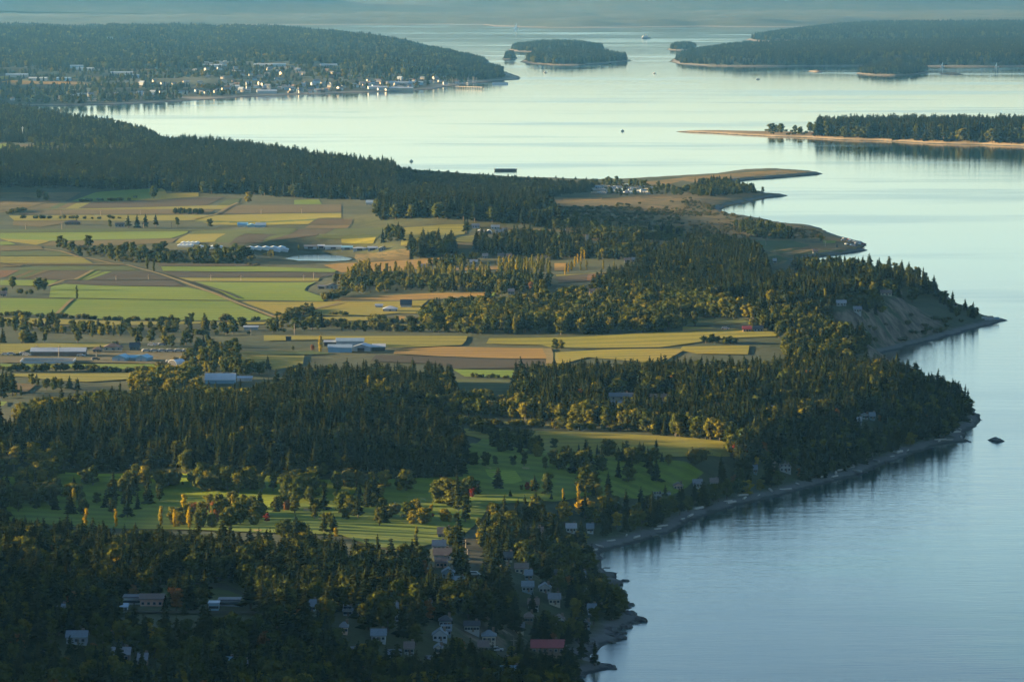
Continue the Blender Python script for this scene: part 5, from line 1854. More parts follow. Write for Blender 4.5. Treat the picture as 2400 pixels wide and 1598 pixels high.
def hedge(s, spacing, mix, h0, h1, reg, jit=1.5, land=None, gaps=0.0):
    land = land or main
    P = pts(s)
    W = land.hit(P[:, 0], P[:, 1])[:, :2]
    X, Y = [], []
    for a, b in zip(W[:-1], W[1:]):
        L = np.hypot(*(b - a))
        n = max(1, int(L / spacing))
        t = (np.arange(n) + rng.uniform(0, 1, n)) / n
        X += list(a[0] + (b[0] - a[0]) * t)
        Y += list(a[1] + (b[1] - a[1]) * t)
    X, Y = np.array(X), np.array(Y)
    X = X + rng.normal(0, jit, len(X))
    Y = Y + rng.normal(0, jit, len(X))
    if gaps:
        ok = rng.random(len(X)) > gaps
        X, Y = X[ok], Y[ok]
    ok = free(X, Y, True, False)
    X, Y = X[ok], Y[ok]
    n = len(X)
    kinds = pick(mix, n)
    h = rng.uniform(h0, h1, n)
    add_trees(X, Y, h, h * np.array([WMUL[k] for k in kinds]) * rng.uniform(.85, 1.3, n), kinds, land, reg)


def solo(kind, s, hpx, label=None, wf=1.0):
    """single trees read off the survey, each with its height there"""
    P = pts(s)
    W = main.hit(P[:, 0], P[:, 1])
    _, _, sc = proj(W[:, 0], W[:, 1], W[:, 2])
    n = len(P)
    h = hpx / sc * rng.uniform(.92, 1.08, n)
    i0 = len(T['x'])
    add_trees(W[:, 0], W[:, 1], h, h * WMUL[kind] * wf * rng.uniform(.92, 1.1, n), [kind] * n, main, None)
    for i in range(i0, len(T['x'])):
        SOLO[i] = label
# ------------------------------------------------------------------ planting
MIXC = 'con:80 bro:14 gold:5 rust:1'
MIXM = 'con:46 bro:34 gold:16 yel:2 rust:2'
MIXB = 'bro:58 gold:30 con:6 yel:3 rust:3'
# single trees read one by one
solo('con', "z4 885,400 1005,390 1075,392 945,395", 34, "slim dark conifer standing in the row by the farm houses")
solo('bro', "z4 760,395 1225,385 1450,392", 22, "round green tree in the farm house row on the flat")
solo('pop', "z4 1015,680", 34, "tall green tree, left of the pair beside the lane")
solo('pop', "z4 1062,700", 33, "tall green tree, right of the pair beside the lane")
solo('pop', "z4 530,885", 34, "lone dark columnar tree in the middle of the green meadows")
solo('bro', "z4 1062,192", 33, "lone round tree at the top of the bright green slope", .9)
solo('bro', "z4 270,200", 25, "paler of the two trees by the rough pasture")
solo('bro', "z4 315,212", 24, "darker of the two trees by the rough pasture")
solo('gold', "z4 1715,225", 26, "golden leaning tree beside the white house under the far wood")
solo('bro', "z4 85,815 300,825 260,828", 32, "tall tree in the farm grove at the meadow's edge")
solo('bush', "z4 140,850 205,855 20,840", 14, "round bush in the farm grove at the meadow's edge")
solo('bush', "z4 930,190", 8, "long low bush on the bright green slope")
solo('pop', "z4 635,1150", 32, "lone pale poplar over the dark hedges")
solo('popg', "z4 785,1140", 34, "slim poplar between hedges beside the field edge")
solo('bro', "z4 1320,1060", 30, "tall ragged tree over the hedge line under the green field")
solo('popy', "z7 2210,75", 38, "tall golden poplar beside the dairy barns", 1.15)
solo('popg', "z7 1590,235 1630,230", 34, "green gold poplar before the big white barn")
solo('gold', "z7 1475,205", 24, "rounded golden tree left of the poplars by the white barn")
solo('yel', "z7 822,52", 15, "small bright yellow tree above the farm yard houses")
solo('gold', "z7 1520,60", 22, "golden tree by the lane above the farm yard")
solo('popg', "z7 108,375", 26, "left slim poplar on the pinkish plot")
solo('popg', "z7 145,375", 24, "right slim poplar on the pinkish plot")
solo('popy', "z7 510,1178", 56, "yellow poplar standing apart on the dark fairway", 1.0)
solo('popy', "z10 590,165", 63, "golden poplar with a small broken arch of leaves beside it")
solo('popy', "z10 800,110", 46, "golden leaning poplar at the fairway's lower edge")
solo('popy', "z10 1110,95", 48, "first golden poplar of the row below the bright green")
solo('popy', "z10 1205,110", 46, "second golden poplar of the row below the bright green")
solo('popy', "z10 1270,60", 61, "tall golden poplar behind the row below the bright green")
solo('popy', "z10 1305,112", 53, "third golden poplar of the row below the bright green")
solo('popy', "z10 1385,105", 46, "fourth golden poplar of the row below the bright green")
solo('popy', "z10 1405,60", 36, "small golden poplar behind the fourth of the row")
solo('popg', "z10 1530,60 1620,80 1580,50", 50, "tall olive gold poplar in the clump beside the bright green")
solo('popy', "p 545,1215", 61, "vivid yellow poplar at the corner of the bright green", 1.2)
solo('rust', "p 478,1210 502,1208 522,1212", 34, "rusty tree in the clump left of the vivid yellow poplar")
solo('bush', "p 582,1196", 18, "dark round tree at the near edge of the bright green")
solo('bro', "p 640,1192", 20, "dark round tree at the far corner of the bright green")
solo('rust', "p 672,1198", 32, "pinkish rusty tree beside the bright green")
solo('red', "p 626,1224", 22, "deep red round tree in the shaded fairway")
solo('red', "p 498,1182", 14, "small red tree on the dark fairway")
solo('bro', "p 320,1128", 46, "large gold tipped tree alone at the wood's foot")
solo('gold', "p 772,1228", 30, "gold brown tree among the striped shadows")
solo('con', "p 798,1204", 22, "dark round conifer among the striped shadows")
solo('bro', "p 818,1200", 28, "dark leafy tree above the sunlit bunker")
solo('con', "p 862,1190", 62, "tall dark conifer in the middle of the golf course", 1.3)
solo('bro', "p 876,1188", 36, "leafy tree right under the tall golf conifer")
solo('gold', "p 858,1150", 26, "golden tree behind the tall golf conifer")
solo('yel', "p 938,1152", 30, "yellow green tree at the striped fairway's top")
solo('yel', "p 958,1148", 22, "smaller yellow green tree at the striped fairway's top")
solo('bro', "p 1035,1182 1060,1186", 66, "great spreading tree in the striped fairway", 1.25)
solo('gold', "p 1045,1176", 66, "gold topped great tree in the striped fairway", 1.2)
solo('bro', "p 1090,1196 1075,1200", 40, "dark tree in the shade of the great fairway tree")
solo('rust', "p 1080,1164", 10, "small orange bush behind the great fairway tree")
solo('red', "p 1106,1168", 26, "dull red tree right of the great fairway tree")
solo('con', "p 1120,1160", 38, "slim conifer behind the dull red tree")
solo('red', "p 1236,1150", 24, "dull red tree on the shaded fairway")
solo('bro', "p 1222,1150", 18, "green tree beside the dull red fairway tree")
solo('con', "p 1292,1172", 18, "round conifer in the right striped fairway")
solo('con', "p 1196,1166", 20, "small lit conifer at the near edge of the fairway")
solo('popy', "p 1320,1176", 34, "golden pointed tree at the right striped fairway")
solo('popy', "p 1356,1184", 50, "tall golden poplar at the edge of the coastal wood")
solo('popy', "p 1372,1170", 34, "second golden poplar at the edge of the coastal wood")
solo('yel', "p 1150,1204 1158,1210", 30, "bright yellow tree right of the golf course")
solo('yel', "p 1040,1224 1055,1226 1070,1222", 24, "bright yellow tree in the low row at the golf corner")
solo('yel', "p 1098,1220", 20, "lime yellow round tree at the golf corner")
solo('red', "p 988,1212", 14, "scarlet small tree by the striped fairway")
solo('red', "p 1014,1214", 14, "second scarlet small tree by the striped fairway")
solo('yel', "p 1010,1200", 22, "yellow bush heap under the great fairway tree")
solo('yel', "p 1122,1268", 26, "golden yellow tree at the top of the straight road")
solo('popg', "p 975,1290", 56, "tall golden green tree left of the brown roofs")
solo('yel', "p 788,1262", 30, "glowing yellow tree at the near edge of the golf course")
solo('popg', "p 742,1280", 26, "slim gold tree below the striped fairway")
solo('yel', "p 1070,1314", 26, "golden tree between the brown roofs and the straight road")
solo('yel', "p 1022,1308", 12, "little yellow tree before the long brown roof")
solo('yel', "p 1192,1332", 14, "bright yellow bush before the dark roofed house")
solo('yel', "p 1290,1262", 24, "broad golden tree near the beach top houses")
solo('rust', "p 1005,1404", 44, "reddish brown tall tree in the dusky wood")
solo('rust', "p 1046,1378", 26, "rusty tree beside the foot of the straight road")
solo('yel', "p 850,1546", 42, "round yellow tree in the dark bottom wood")
solo('rust', "p 1078,1536", 46, "orange crowned tree between the shaded houses")
solo('rust', "p 1296,1516", 36, "bright orange tree above the red roof")
solo('con', "p 1316,1518", 44, "conifer standing right beside the bright orange tree")
solo('con', "p 1270,1520", 60, "tall thin conifer left of the bright orange tree")
solo('con', "p 1212,1480", 70, "tall sunlit conifer in the middle of the dusky wood", 1.1)
solo('con', "p 1138,1440", 40, "lit conifer right of the dusky lane")
solo('con', "p 1248,1432", 50, "pointed conifer before the pale gable")
solo('con', "p 1375,1508", 44, "conifer at the inlet by the rocky shore")
solo('con', "p 1394,1560", 62, "leaning conifer on the lowest rocks against the water")
solo('bro', "p 1450,1430 1438,1428 1460,1436", 40, "open branched tree on the rocky point against the water")
solo('con', "p 408,1528", 44, "lit conifer in the dark bottom wood")
solo('con', "p 470,1385", 20, "small conifer in the middle of the school field")
solo('con', "p 388,1432 432,1440 548,1460", 40, "conifer before the school blocks")
solo('con', "z9 1830,395", 44, "tall tattered conifer on the point against the water")
solo('con', "z9 1910,405 1885,400", 40, "broad tattered conifer beside the tall one on the point")
solo('con', "z9 1970,415", 26, "windswept conifer at the very tip of the point", 1.5)
solo('yel', "z9 115,490", 22, "first of the five yellow trees along the headland lane")
solo('yel', "z9 210,490", 23, "second of the five yellow trees along the headland lane")
solo('yel', "z9 287,490", 24, "third of the five yellow trees along the headland lane")
solo('yel', "z9 365,490", 22, "fourth of the five yellow trees along the headland lane")
solo('yel', "z9 460,490", 23, "last of the five yellow trees along the headland lane")
solo('red', "z9 370,815 415,825", 40, "dark red tree at the corner of the olive field")
solo('yel', "z9 395,945", 26, "golden drooping tree in the coastal wood")
solo('yel', "z9 510,860 560,800", 26, "yellow tree above the lone gabled house")
solo('rust', "z9 985,590", 24, "orange tree in the point's clearing")
solo('rust', "z9 1360,560", 20, "orange tree at the right of the point's clearing")
solo('rust', "z9 925,540", 34, "tall rusty tree left of the orange one")
solo('bro', "z8 1465,740", 26, "lone tree on the shaded edge of the olive field")
solo('popg', "z8 925,470 850,470 890,480", 52, "tall golden green tree beside the shaded meadow")
solo('popg', "z8 745,430 720,440", 50, "tall golden green tree at the right end of the middle wood")
solo('popg', "z8 590,450 620,455", 42, "golden green tree at the foot of the middle wood")
solo('popg', "z8 250,410 190,400 300,410", 54, "tall golden green tree inside the middle wood")
solo('popg', "z6 985,925", 42, "tall golden poplar on the bluff by the hedge")
solo('popg', "z6 700,925 805,890", 32, "golden poplar among dark trees on the bluff")
solo('gold', "z6 900,910 940,905 1010,900", 30, "golden broad tree on the bluff top")
solo('gold', "z6 280,1010 330,1000 405,1000", 44, "golden tree lit at the wood's edge above the dark field")
solo('gold', "z6 45,1000 460,1010", 34, "rounded golden tree above the dark field")
solo('popy', "z6 430,600 460,640 480,650", 22, "yellow poplar high in the dark headland wood")
solo('con', "z6 1780,925", 24, "first conifer on the bluff's seaward slope")
solo('con', "z6 1835,945", 18, "small conifer on the bluff's seaward slope")
solo('con', "z6 1950,960", 26, "broad conifer alone near the bluff's seaward end", 1.3)
solo('popg', "z5 1375,890", 52, "very tall green gold poplar in the mid wood")
solo('rust', "z5 1310,830", 26, "rusty round tree near the gold strip end")
solo('popy', "z5 1075,760", 26, "bright golden poplar before the plantation rows")
solo('popy', "z5 1440,690", 26, "golden poplar at the end of the plantation rows")
solo('popg', "z5 1195,1130", 44, "lit slender tree at the front of the mid wood")
solo('bro', "z5 1835,88", 16, "dark round tree beside the lagoon")
solo('con', "z5 1480,55 1530,62 1615,62 1690,65 1740,75", 14, "conifer standing over the point's wood edge")
solo('con', "z6 500,145", 9, "tiny conifer near the second spit's root")
solo('bro', "z6 160,120", 20, "dark tree clump head at the spit lagoon")
solo('bro', "z6 955,490", 16, "lone round tree on the green beach flat")
solo('con', "z6 1065,530", 10, "small dark conifer on the beach flat")
for a, b_ in ((1325, 640), (1332, 634), (1340, 628), (1347, 620), (1354, 613), (1362, 607), (1370, 602), (1376, 600)):
    solo('popy', "p %g,%g" % (a, b_ + 6), 24, "golden poplar in the slanting row above the red field")
for a, b_ in ((1508, 618), (1518, 616), (1528, 614), (1540, 614), (1420, 596), (1430, 596), (1398, 598)):
    solo('popg', "p %g,%g" % (a, b_), 22, "golden poplar in the scattered group beside the white houses")

# woods
wood("p 0,1085 150,1103 306,1106 543,1116 713,1126 970,1122 1089,1126 1095,1058 1010,1010 880,1000 700,1000 560,985 480,972 300,980 130,996 0,1035", 5.0, 'con:91 bro:7 gold:2', 7.5, 14, "the great dark wood behind the golf course")
wood("p -260,1085 0,1085 0,1000 -260,1000", 9.0, MIXC, 14, 19, "the great dark wood behind the golf course")
wood("p 60,975 300,958 480,945 600,945 560,985 480,972 300,980 130,996 40,995", 7.0, 'bro:48 gold:30 con:22', 10, 14, "the sunny back rim of the great wood")
wood("p 560,985 600,950 660,915 720,900 800,896 1040,898 1062,910 1060,935 1075,962 1000,968 854,975 880,1000 700,1000", 5.6, 'con:70 bro:22 gold:8', 8, 14.5, "the middle wood behind the pale band of grass")
wood("p 850,950 1000,945 1190,955 1300,985 1230,986 1000,970 860,972", 7.0, 'bro:45 gold:45 bush:10', 8, 13, "the leafy rim along the pale band of grass")
wood("p 1205,905 1290,890 1500,882 1700,880 1900,872 2060,875 2150,900 2230,935 2275,955 2270,1000 2230,1026 2120,1062 2030,1092 1930,1122 1840,1146 1740,1135 1720,1080 1712,1050 1500,1012 1380,1000 1230,985 1190,960 1210,940", 5.5, 'con:68 bro:22 gold:9 rust:1', 7.5, 14.5, "the headland wood above the long beach")
wood("p 1380,985 1500,1000 1700,1030 1712,1050 1500,1012 1300,996", 7.5, 'gold:50 bro:50', 11, 15, "the leafy edge over the olive field")
wood("p 1560,1195 1640,1150 1720,1110 1740,1135 1840,1150 1700,1188 1600,1222 1500,1258 1420,1282 1400,1296 1300,1290 1130,1262 1130,1240 1170,1215 1300,1212", 7.5, 'con:44 bro:36 gold:12 yel:5 rust:3', 7, 12, "the wooded housing above the near beach")
wood("p 0,1262 150,1275 250,1282 450,1290 600,1296 760,1300 850,1322 950,1330 1010,1300 1080,1280 1130,1262 1300,1290 1400,1300 1422,1340 1440,1370 1440,1400 1460,1435 1430,1470 1390,1520 1380,1560 1340,1600 1330,1660 0,1660", 5.7, 'con:56 bro:34 gold:6 yel:1 rust:3', 6.5, 13, "the dusky wood around the lower houses")
wood("p -300,1225 0,1225 0,1660 -300,1660", 10, MIXC, 11, 16, "the dusky wood around the lower houses")
wood("p -250,1100 0,1090 30,1150 0,1225 -250,1225", 9, MIXC, 11, 16, "the dusky wood beside the golf course")
wood("p 20,1085 80,1078 150,1085 150,1110 60,1118 20,1108", 8, 'gold:60 bro:40', 13, 17, "the lit grove at the left end of the golf course", fields=False)
wood("p 20,1135 80,1120 140,1112 150,1122 90,1155 30,1158", 8, 'gold:55 bro:45', 10, 13, "the lit thicket left of the golf course", fields=False)
wood("p 0,1150 30,1158 90,1160 120,1180 60,1205 0,1215", 9, 'bro:70 con:30', 8, 12, "the dark thicket left of the golf course", fields=False)
wood("p 380,1135 540,1138 660,1150 690,1170 600,1160 400,1148", 7, 'bro:60 con:25 gold:15', 11, 15, "the tree belt across the golf course", fields=False)
wood("p 660,1150 740,1150 760,1170 700,1180 660,1172", 7, 'bro:60 gold:40', 11, 15, "the tree belt across the golf course", fields=False)
wood("p 450,1200 560,1205 600,1235 480,1240 400,1235", 9, 'bro:45 gold:35 rust:20', 8, 12, "the mixed clump below the bright green", fields=False)
wood("p 1110,1050 1180,1035 1300,1062 1280,1078 1200,1062 1130,1066", 9, 'con:60 bro:40', 7, 10, "the dark trees at the top of the shaded fairway", fields=False)
wood("p 1250,1080 1350,1080 1420,1085 1420,1125 1350,1130 1270,1105", 13, 'con:65 bro:35', 7, 11, "the scattered trees in the shaded fairways", fields=False)
wood("p 1420,1080 1580,1080 1620,1105 1520,1140 1440,1130", 12, 'con:55 bro:45', 7, 11, "the scattered trees by the olive field corner", fields=False)
wood("p 60,1150 300,1130 380,1160 380,1210 200,1222 80,1205", 18, 'con:70 bro:30', 7, 11, "the scattered conifers on the dark fairway", fields=False)
wood("p 700,1140 900,1140 980,1180 950,1250 750,1240", 22, 'con:40 bro:40 gold:20', 6, 10, "the scattered trees on the striped fairways", fields=False)
wood("p 985,770 1000,745 1060,730 1250,722 1350,700 1500,690 1600,690 1650,700 1700,720 1740,740 1730,756 1600,768 1560,778 1350,785 1150,783", 8.0, 'bro:52 gold:30 con:18', 10, 14, "the leafy mid wood above the gold meadow")
wood("p 1480,650 1500,630 1560,600 1600,580 1700,580 1760,590 1795,625 1803,660 1800,700 1650,720 1500,712 1380,700 1400,670", 6.6, 'con:76 bro:16 gold:8', 8.5, 14, "the dark wood behind the bluff")
wood("p 1340,600 1480,570 1640,560 1720,568 1600,582 1500,610 1400,612", 9, 'con:50 bro:35 gold:15', 8, 12, "the thin wood above the red field")
wood("p 1800,702 1820,672 1900,664 2000,668 2080,678 2150,688 2185,692 2150,696 2050,704 1950,716 1840,730 1760,752 1740,740", 8.0, 'con:66 bro:20 gold:14', 11, 15, "the bluff top wood")
wood("p 1760,775 1800,742 1900,738 2000,735 2060,740 2040,790 2031,826 1990,856 1850,852 1830,800", 8.0, 'bro:50 con:36 gold:14', 8, 12, "the shaded slope wood under the bluff")
wood("p 2200,712 2250,730 2300,738 2290,748 2230,744", 8, 'bro:60 con:40', 6, 9, "the trees at the bluff's low end")
wood("p 0,440 150,440 380,448 480,455 560,455 650,462 850,470 1000,470 1300,462 1395,450 1395,424 1250,412 1100,405 980,398 880,388 760,372 650,356 560,346 470,342 430,335 300,362 150,372 0,376", 8.5, 'con:84 bro:14 gold:2', 11, 17, "the long far conifer ridge", world=12.0, nhit=10)
wood("p -300,440 0,440 0,385 -300,380", 12.0, MIXC, 15, 21, "the long far conifer ridge")
wood("p 885,520 880,485 950,470 1150,465 1250,482 1330,500 1480,530 1500,545 1380,545 1250,530 1100,520", 8.5, 'con:82 bro:16 gold:2', 13, 19, "the hillock wood behind the hilltop farm")
wood("p -200,335 0,335 100,337 250,342 400,348 430,335 400,318 330,292 200,272 100,256 30,246 -200,240", 11.0, 'con:70 bro:30', 8, 13, "the far left hill wood", world=15.0, nhit=5)
wood("p 0,382 120,365 250,360 400,352 400,346 250,344 100,342 0,345", 17.0, 'con:35 bro:50 gold:15', 7, 11, "the far left hill wood")
wood("p 955,602 960,580 1060,572 1072,600 1000,610", 8, 'con:70 bro:30', 10, 15, "the small wood beside the gold field")
wood("p 885,572 900,550 980,545 1090,540 1095,548 990,560 930,574", 9, 'con:60 bro:40', 9, 13, "the tree clump below the hillock wood")
wood("p 1110,585 1120,558 1180,550 1300,565 1390,570 1400,600 1300,610 1200,600 1130,600", 9, 'con:62 bro:28 gold:10', 9, 13, "the grove below the hilltop farm")
wood("p 1000,625 1060,612 1140,605 1160,615 1080,630 1020,640", 9, 'bro:60 con:25 gold:15', 7, 10, "the trees along the gold field's edge")
wood("p 960,680 1000,665 1150,660 1200,690 1150,700 1050,695", 9, 'bro:65 con:20 gold:15', 8, 12, "the leafy belt below the plantation")
wood("p 1080,668 1200,652 1300,660 1280,690 1180,690", 9, 'bro:55 con:30 gold:15', 7, 10, "the leafy belt below the plantation")
wood("p 780,662 870,650 1000,660 960,680 860,690 800,684", 8, 'bro:40 gold:25 scrub:35', 6, 9, "the scrub under the plantation rows")
wood("z4 1190,300 1390,300 1400,285 1200,282", 5, 'bro:80 con:20', 4, 6, "the small square orchard on the flat", fields=False)
wood("z4 740,630 1080,640 1200,660 1700,650 1780,600 1400,590 1000,590 760,600", 8, 'bush:45 scrub:35 bro:20', 9, 14, "the nursery thicket beside the lane")
wood("z4 360,520 500,520 900,545 1180,545 1150,580 760,600 560,590 430,545", 8, 'bush:35 scrub:45 rust:3 bro:17', 8, 12, "the nursery rows beside the lane")
wood("z4 1180,560 1500,565 2000,575 1990,590 1500,590 1200,585", 6, 'bush:60 scrub:38 rust:2', 7, 10, "the nursery thicket before the polytunnels")
wood("z6 140,100 300,95 440,130 560,155 300,175 100,180 40,150", 8, 'bro:55 con:25 bush:20', 7, 12, "the trees at the root of the second spit", fields=False)
wood("z5 1700,70 2100,100 2300,140 2355,150 2355,175 2200,165 1900,180 1700,130", 11, 'bush:55 bro:45', 6, 10, "the trees of the caravan park", fields=False)
wood("z6 330,400 480,370 750,430 800,470 600,480 420,440", 7, 'bush:40 bro:45 con:15', 6, 10, "the thicket on the beach flat", fields=False)
wood("z5 1500,260 2355,200 2355,420 2000,400 1700,380", 9, 'scrub:70 bush:30', 7, 13, "the marsh scrub", clumps=45, fields=False)
wood("z6 0,180 250,260 500,360 900,400 1000,480 500,470 0,420", 9, 'scrub:70 bush:30', 6, 12, "the marsh scrub", clumps=35, fields=False)
wood("z5 1280,340 1500,330 1900,420 1880,440 1500,420", 9, 'bro:60 con:25 bush:15', 9, 13, "the trees at the edge of the marsh", fields=False)
wood("z5 1640,440 1900,430 2355,440 2355,480 2000,520 1720,480", 9, 'bro:60 con:30 gold:10', 8, 12, "the trees at the edge of the marsh", fields=False)
wood("p 1990,760 2040,745 2120,740 2200,745 2260,752 2200,785 2060,815 2031,826", 9, 'scrub:55 bush:45', 9, 15, "the bushes on the bare bluff", clumps=22)
wood("p 2150,692 2190,694 2215,712 2240,726 2260,716 2200,690 2150,676 2050,664 1950,654 1880,652 1840,664", 9, 'con:60 bro:40', 8, 12, "the seaward edge of the bluff top wood", world=12.0, nhit=4)
# the belts of trees at the foot of the green fields
wood("z4 0,1062 500,1062 900,1072 1300,1062 1560,1075 1800,1078 2050,1040 2240,1060 2240,1120 1820,1132 1400,1145 900,1150 500,1130 0,1110", 10, 'bro:52 gold:16 con:16 bush:14 rust:2', 6, 11, "the tree belt under the green fields", clumps=30)
wood("z7 0,0 400,5 800,15 1100,0 1500,20 1640,60 1600,98 1350,110 1450,55 900,25 600,8 0,18", 10, 'bro:52 gold:22 con:10 bush:16', 6, 11, "the tree belt behind the farm yard", clumps=30)
wood("z7 1340,110 1640,70 1650,160 1900,215 1760,240 1640,245 1420,240 1280,210 1230,180", 8, 'bro:56 gold:24 con:12 bush:8', 7, 11, "the grove beside the big white barn")
wood("z7 880,330 1000,300 1200,260 1300,250 1420,330 1400,390 1100,390 930,370", 8, 'gold:62 bro:38', 10, 14, "the golden grove behind the dark wood")
wood("z7 0,275 200,285 350,300 600,320 620,335 400,345 250,320 80,300 0,330", 8, 'bro:60 gold:30 con:10', 5, 8, "the trees along the olive strip")
wood("z7 0,330 85,300 90,380 0,410", 8, 'con:70 bro:30', 9, 14, "the conifers by the pinkish plot")
wood("z8 1240,20 1400,28 1440,60 1800,45 1830,10 1500,0 1250,5", 10, 'bro:50 gold:40 bush:10', 6, 9, "the trees at the head of the farm track", clumps=0)
# golf course belts
for s_, n_ in (("p 330,1146 450,1144 560,1150 700,1160", "the tree belt across the golf course"), ("p 60,1176 180,1186 330,1178", "the dark belt over the left fairway"), ("p 540,1192 640,1200 700,1206", "the belt beside the bright green"),
               ("p 740,1152 840,1146 960,1154 1010,1150", "the belt at the head of the striped fairway"), ("p 1110,1094 1180,1092 1290,1100 1400,1112", "the belt in the shaded fairways"),
               ("p 1130,1150 1240,1152 1300,1160 1420,1158", "the belt in the shaded fairways"), ("p 860,1222 960,1216 1080,1222", "the belt under the striped fairway"), ("p 1300,1070 1420,1082 1560,1090 1640,1094", "the row between olive field and golf course")):
    hedge(s_, 4.2, 'bro:46 con:24 gold:18 bush:12', 4.5, 9.5, n_, 4.0, gaps=.12)
# golf course groves
for px_, py_, sp_, mx_, h_ in ((215, 1140, 7, 'con:60 bro:40', 12), (270, 1165, 7, 'con:70 bro:30', 11), (330, 1150, 8, 'bro:60 con:40', 12), (130, 1180, 8, 'bro:70 con:30', 10), 
                               (600, 1215, 8, 'bro:70 con:30', 10), (690, 1190, 7, 'bro:50 rust:20 gold:30', 10), (815, 1205, 7, 'con:60 bro:40', 11),
                               (870, 1180, 7, 'con:50 bro:50', 13), (910, 1165, 7, 'bro:60 gold:40', 10), (960, 1225, 7, 'con:40 bro:40 gold:20', 10), (900, 1235, 7, 'bro:60 con:40', 9), (1000, 1225, 7, 'bro:50 gold:50', 9),
                               (1075, 1190, 6, 'bro:80 con:20', 13), (1110, 1165, 7, 'bro:60 rust:40', 11), (720, 1150, 7, 'bro:60 gold:40', 12), (800, 1140, 7, 'bro:60 gold:40', 8), (690, 1260, 6, 'bro:60 con:40', 9), (780, 1250, 7, 'bro:50 con:50', 8)):
    wood("p %g,%g %g,%g %g,%g %g,%g" % (px_ - 28, py_, px_, py_ - 9, px_ + 28, py_, px_, py_ + 9), sp_, mx_, h_ * .75, h_ * 1.15, "the small groves on the golf course", fields=False)
# hedgerows
hedge("z4 0,1002 660,1030", 3.2, 'bush:80 bro:20', 2.2, 4.2, "the hedge under the meadow's near edge", gaps=.15)
hedge("z4 700,1034 1240,1042", 3.4, 'bush:100', 2.4, 3.6, "the hedge under the long green field", gaps=.1)
hedge("z4 1500,1044 1900,1036 1960,1020 2130,955", 5, 'bush:70 bro:30', 3, 5.5, "the hedge climbing beside the lane's end", gaps=.2)
hedge("z4 1940,1030 2060,1000 2140,965", 3, 'bush:60 scrub:40', 2.5, 4, "the hedge climbing beside the lane's end")
hedge("z4 100,330 740,336 840,330", 5, 'bush:100', 2, 4, "the hedge on the olive strip", gaps=.25)
hedge("z4 510,215 900,205", 4.2, 'bush:100', 2.6, 3.4, "the dotted hedge under the bright green slope")
hedge("z4 80,290 150,275 60,305", 4, 'bush:100', 2, 4, "the hedge on the olive strip")
hedge("z4 2150,995 2355,1000 z5 130,1000", 7, 'bush:100', 2.2, 3.6, "the dotted hedge in the striped paddocks", gaps=.35)
hedge("z4 2110,1048 2355,1050 z5 180,1052 300,1050", 7, 'bush:85 bro:15', 2.5, 4.2, "the second dotted hedge in the striped paddocks", gaps=.3)
hedge("z5 190,1040 300,1058 540,1060", 4, 'bush:80 bro:20', 3, 6, "the hedge under the hipped barn")
hedge("z4 2200,1070 2355,1080 z5 100,1092 560,1092 900,1088", 4, 'bush:70 bro:30', 3, 5, "the hedge under the striped paddocks")
hedge("z5 0,1110 300,1108 700,1115 1000,1130", 4, 'bush:55 bro:45', 3.5, 6.5, "the long hedge above the olive meadow")
hedge("z5 230,985 380,990 540,992", 4, 'bush:70 scrub:30', 1.8, 3.2, "the hedge under the hipped barn")
hedge("z7 0,205 300,208 560,200 620,208", 3.0, 'bush:85 bro:15', 3.2, 5.0, "the thick hedge below the farm yard")
hedge("z7 620,210 900,214 1050,205 1100,190", 3.2, 'bush:100', 2.4, 3.8, "the thick hedge below the farm yard")
hedge("z7 1120,190 1330,130 1420,75", 3.0, 'bush:50 scrub:50', 2.5, 4.0, "the clipped hedge climbing past the arched tunnel shed")
hedge("z8 850,252 1180,260", 4, 'bush:100', 2, 3, "the hedge above the shaded meadow")
hedge("z8 560,582 700,590 900,572 1100,592 1300,590 1600,612 2000,618 2355,640", 3.6, 'bush:50 bushy:30 bro:20', 3.2, 5, "the long hedge over the olive field")
hedge("z8 820,615 1050,650 1250,680", 6, 'bush:60 bro:40', 3, 6, "the hedge in the wood's shadow")
hedge("z8 1500,805 1720,800 2200,780", 6, 'con:60 bro:40', 4, 9, "the row between olive field and golf course")
hedge("z9 140,15 500,12", 3.0, 'bush:60 bro:40', 4, 6, "the hedge at the end of the gold meadow")
hedge("z6 830,970 1380,940", 2.5, 'bush:100', 5, 6.5, "the tall clipped hedge on the bluff")
hedge("z6 880,1000 1100,985 1350,965", 3, 'bush:50 bushy:50', 3, 5, "the golden hedge at the bluff's edge")
hedge("z6 670,935 960,925", 3, 'bush:60 bushy:40', 2.5, 4, "the hedge before the bluff top wood")
hedge("z5 870,300 1000,310 1200,345 1350,360", 7, 'bro:50 gold:40 bush:10', 6, 9, "the row of round trees under the hillock wood")
hedge("z7 1930,62 2150,62", 8, 'rust:50 bro:50', 2.5, 4, "the small rusty trees by the dairy yard")
hedge("z4 1780,655 1700,650", 4, 'scrub:100', 1.5, 2.5, "the nursery thicket beside the lane")
hedge("z4 1880,600 1880,560 2060,555 2080,570", 4, 'popg:100', 4, 5, "the slim row round the pond head")
hedge("z4 2250,900 2355,870 z5 20,855 100,850", 4, 'bush:70 bro:30', 3, 6, "the hedge round the dark gabled farm house")
hedge("z4 2200,810 2355,835 z5 60,800", 5, 'bush:60 scrub:40', 2.5, 4, "the hedge round the dark gabled farm house")
hedge("z4 0,1108 500,1128 1100,1112 1400,1140 1800,1120", 7, 'bush:60 bro:40', 3, 6, "the tree belt under the green fields", gaps=.2)
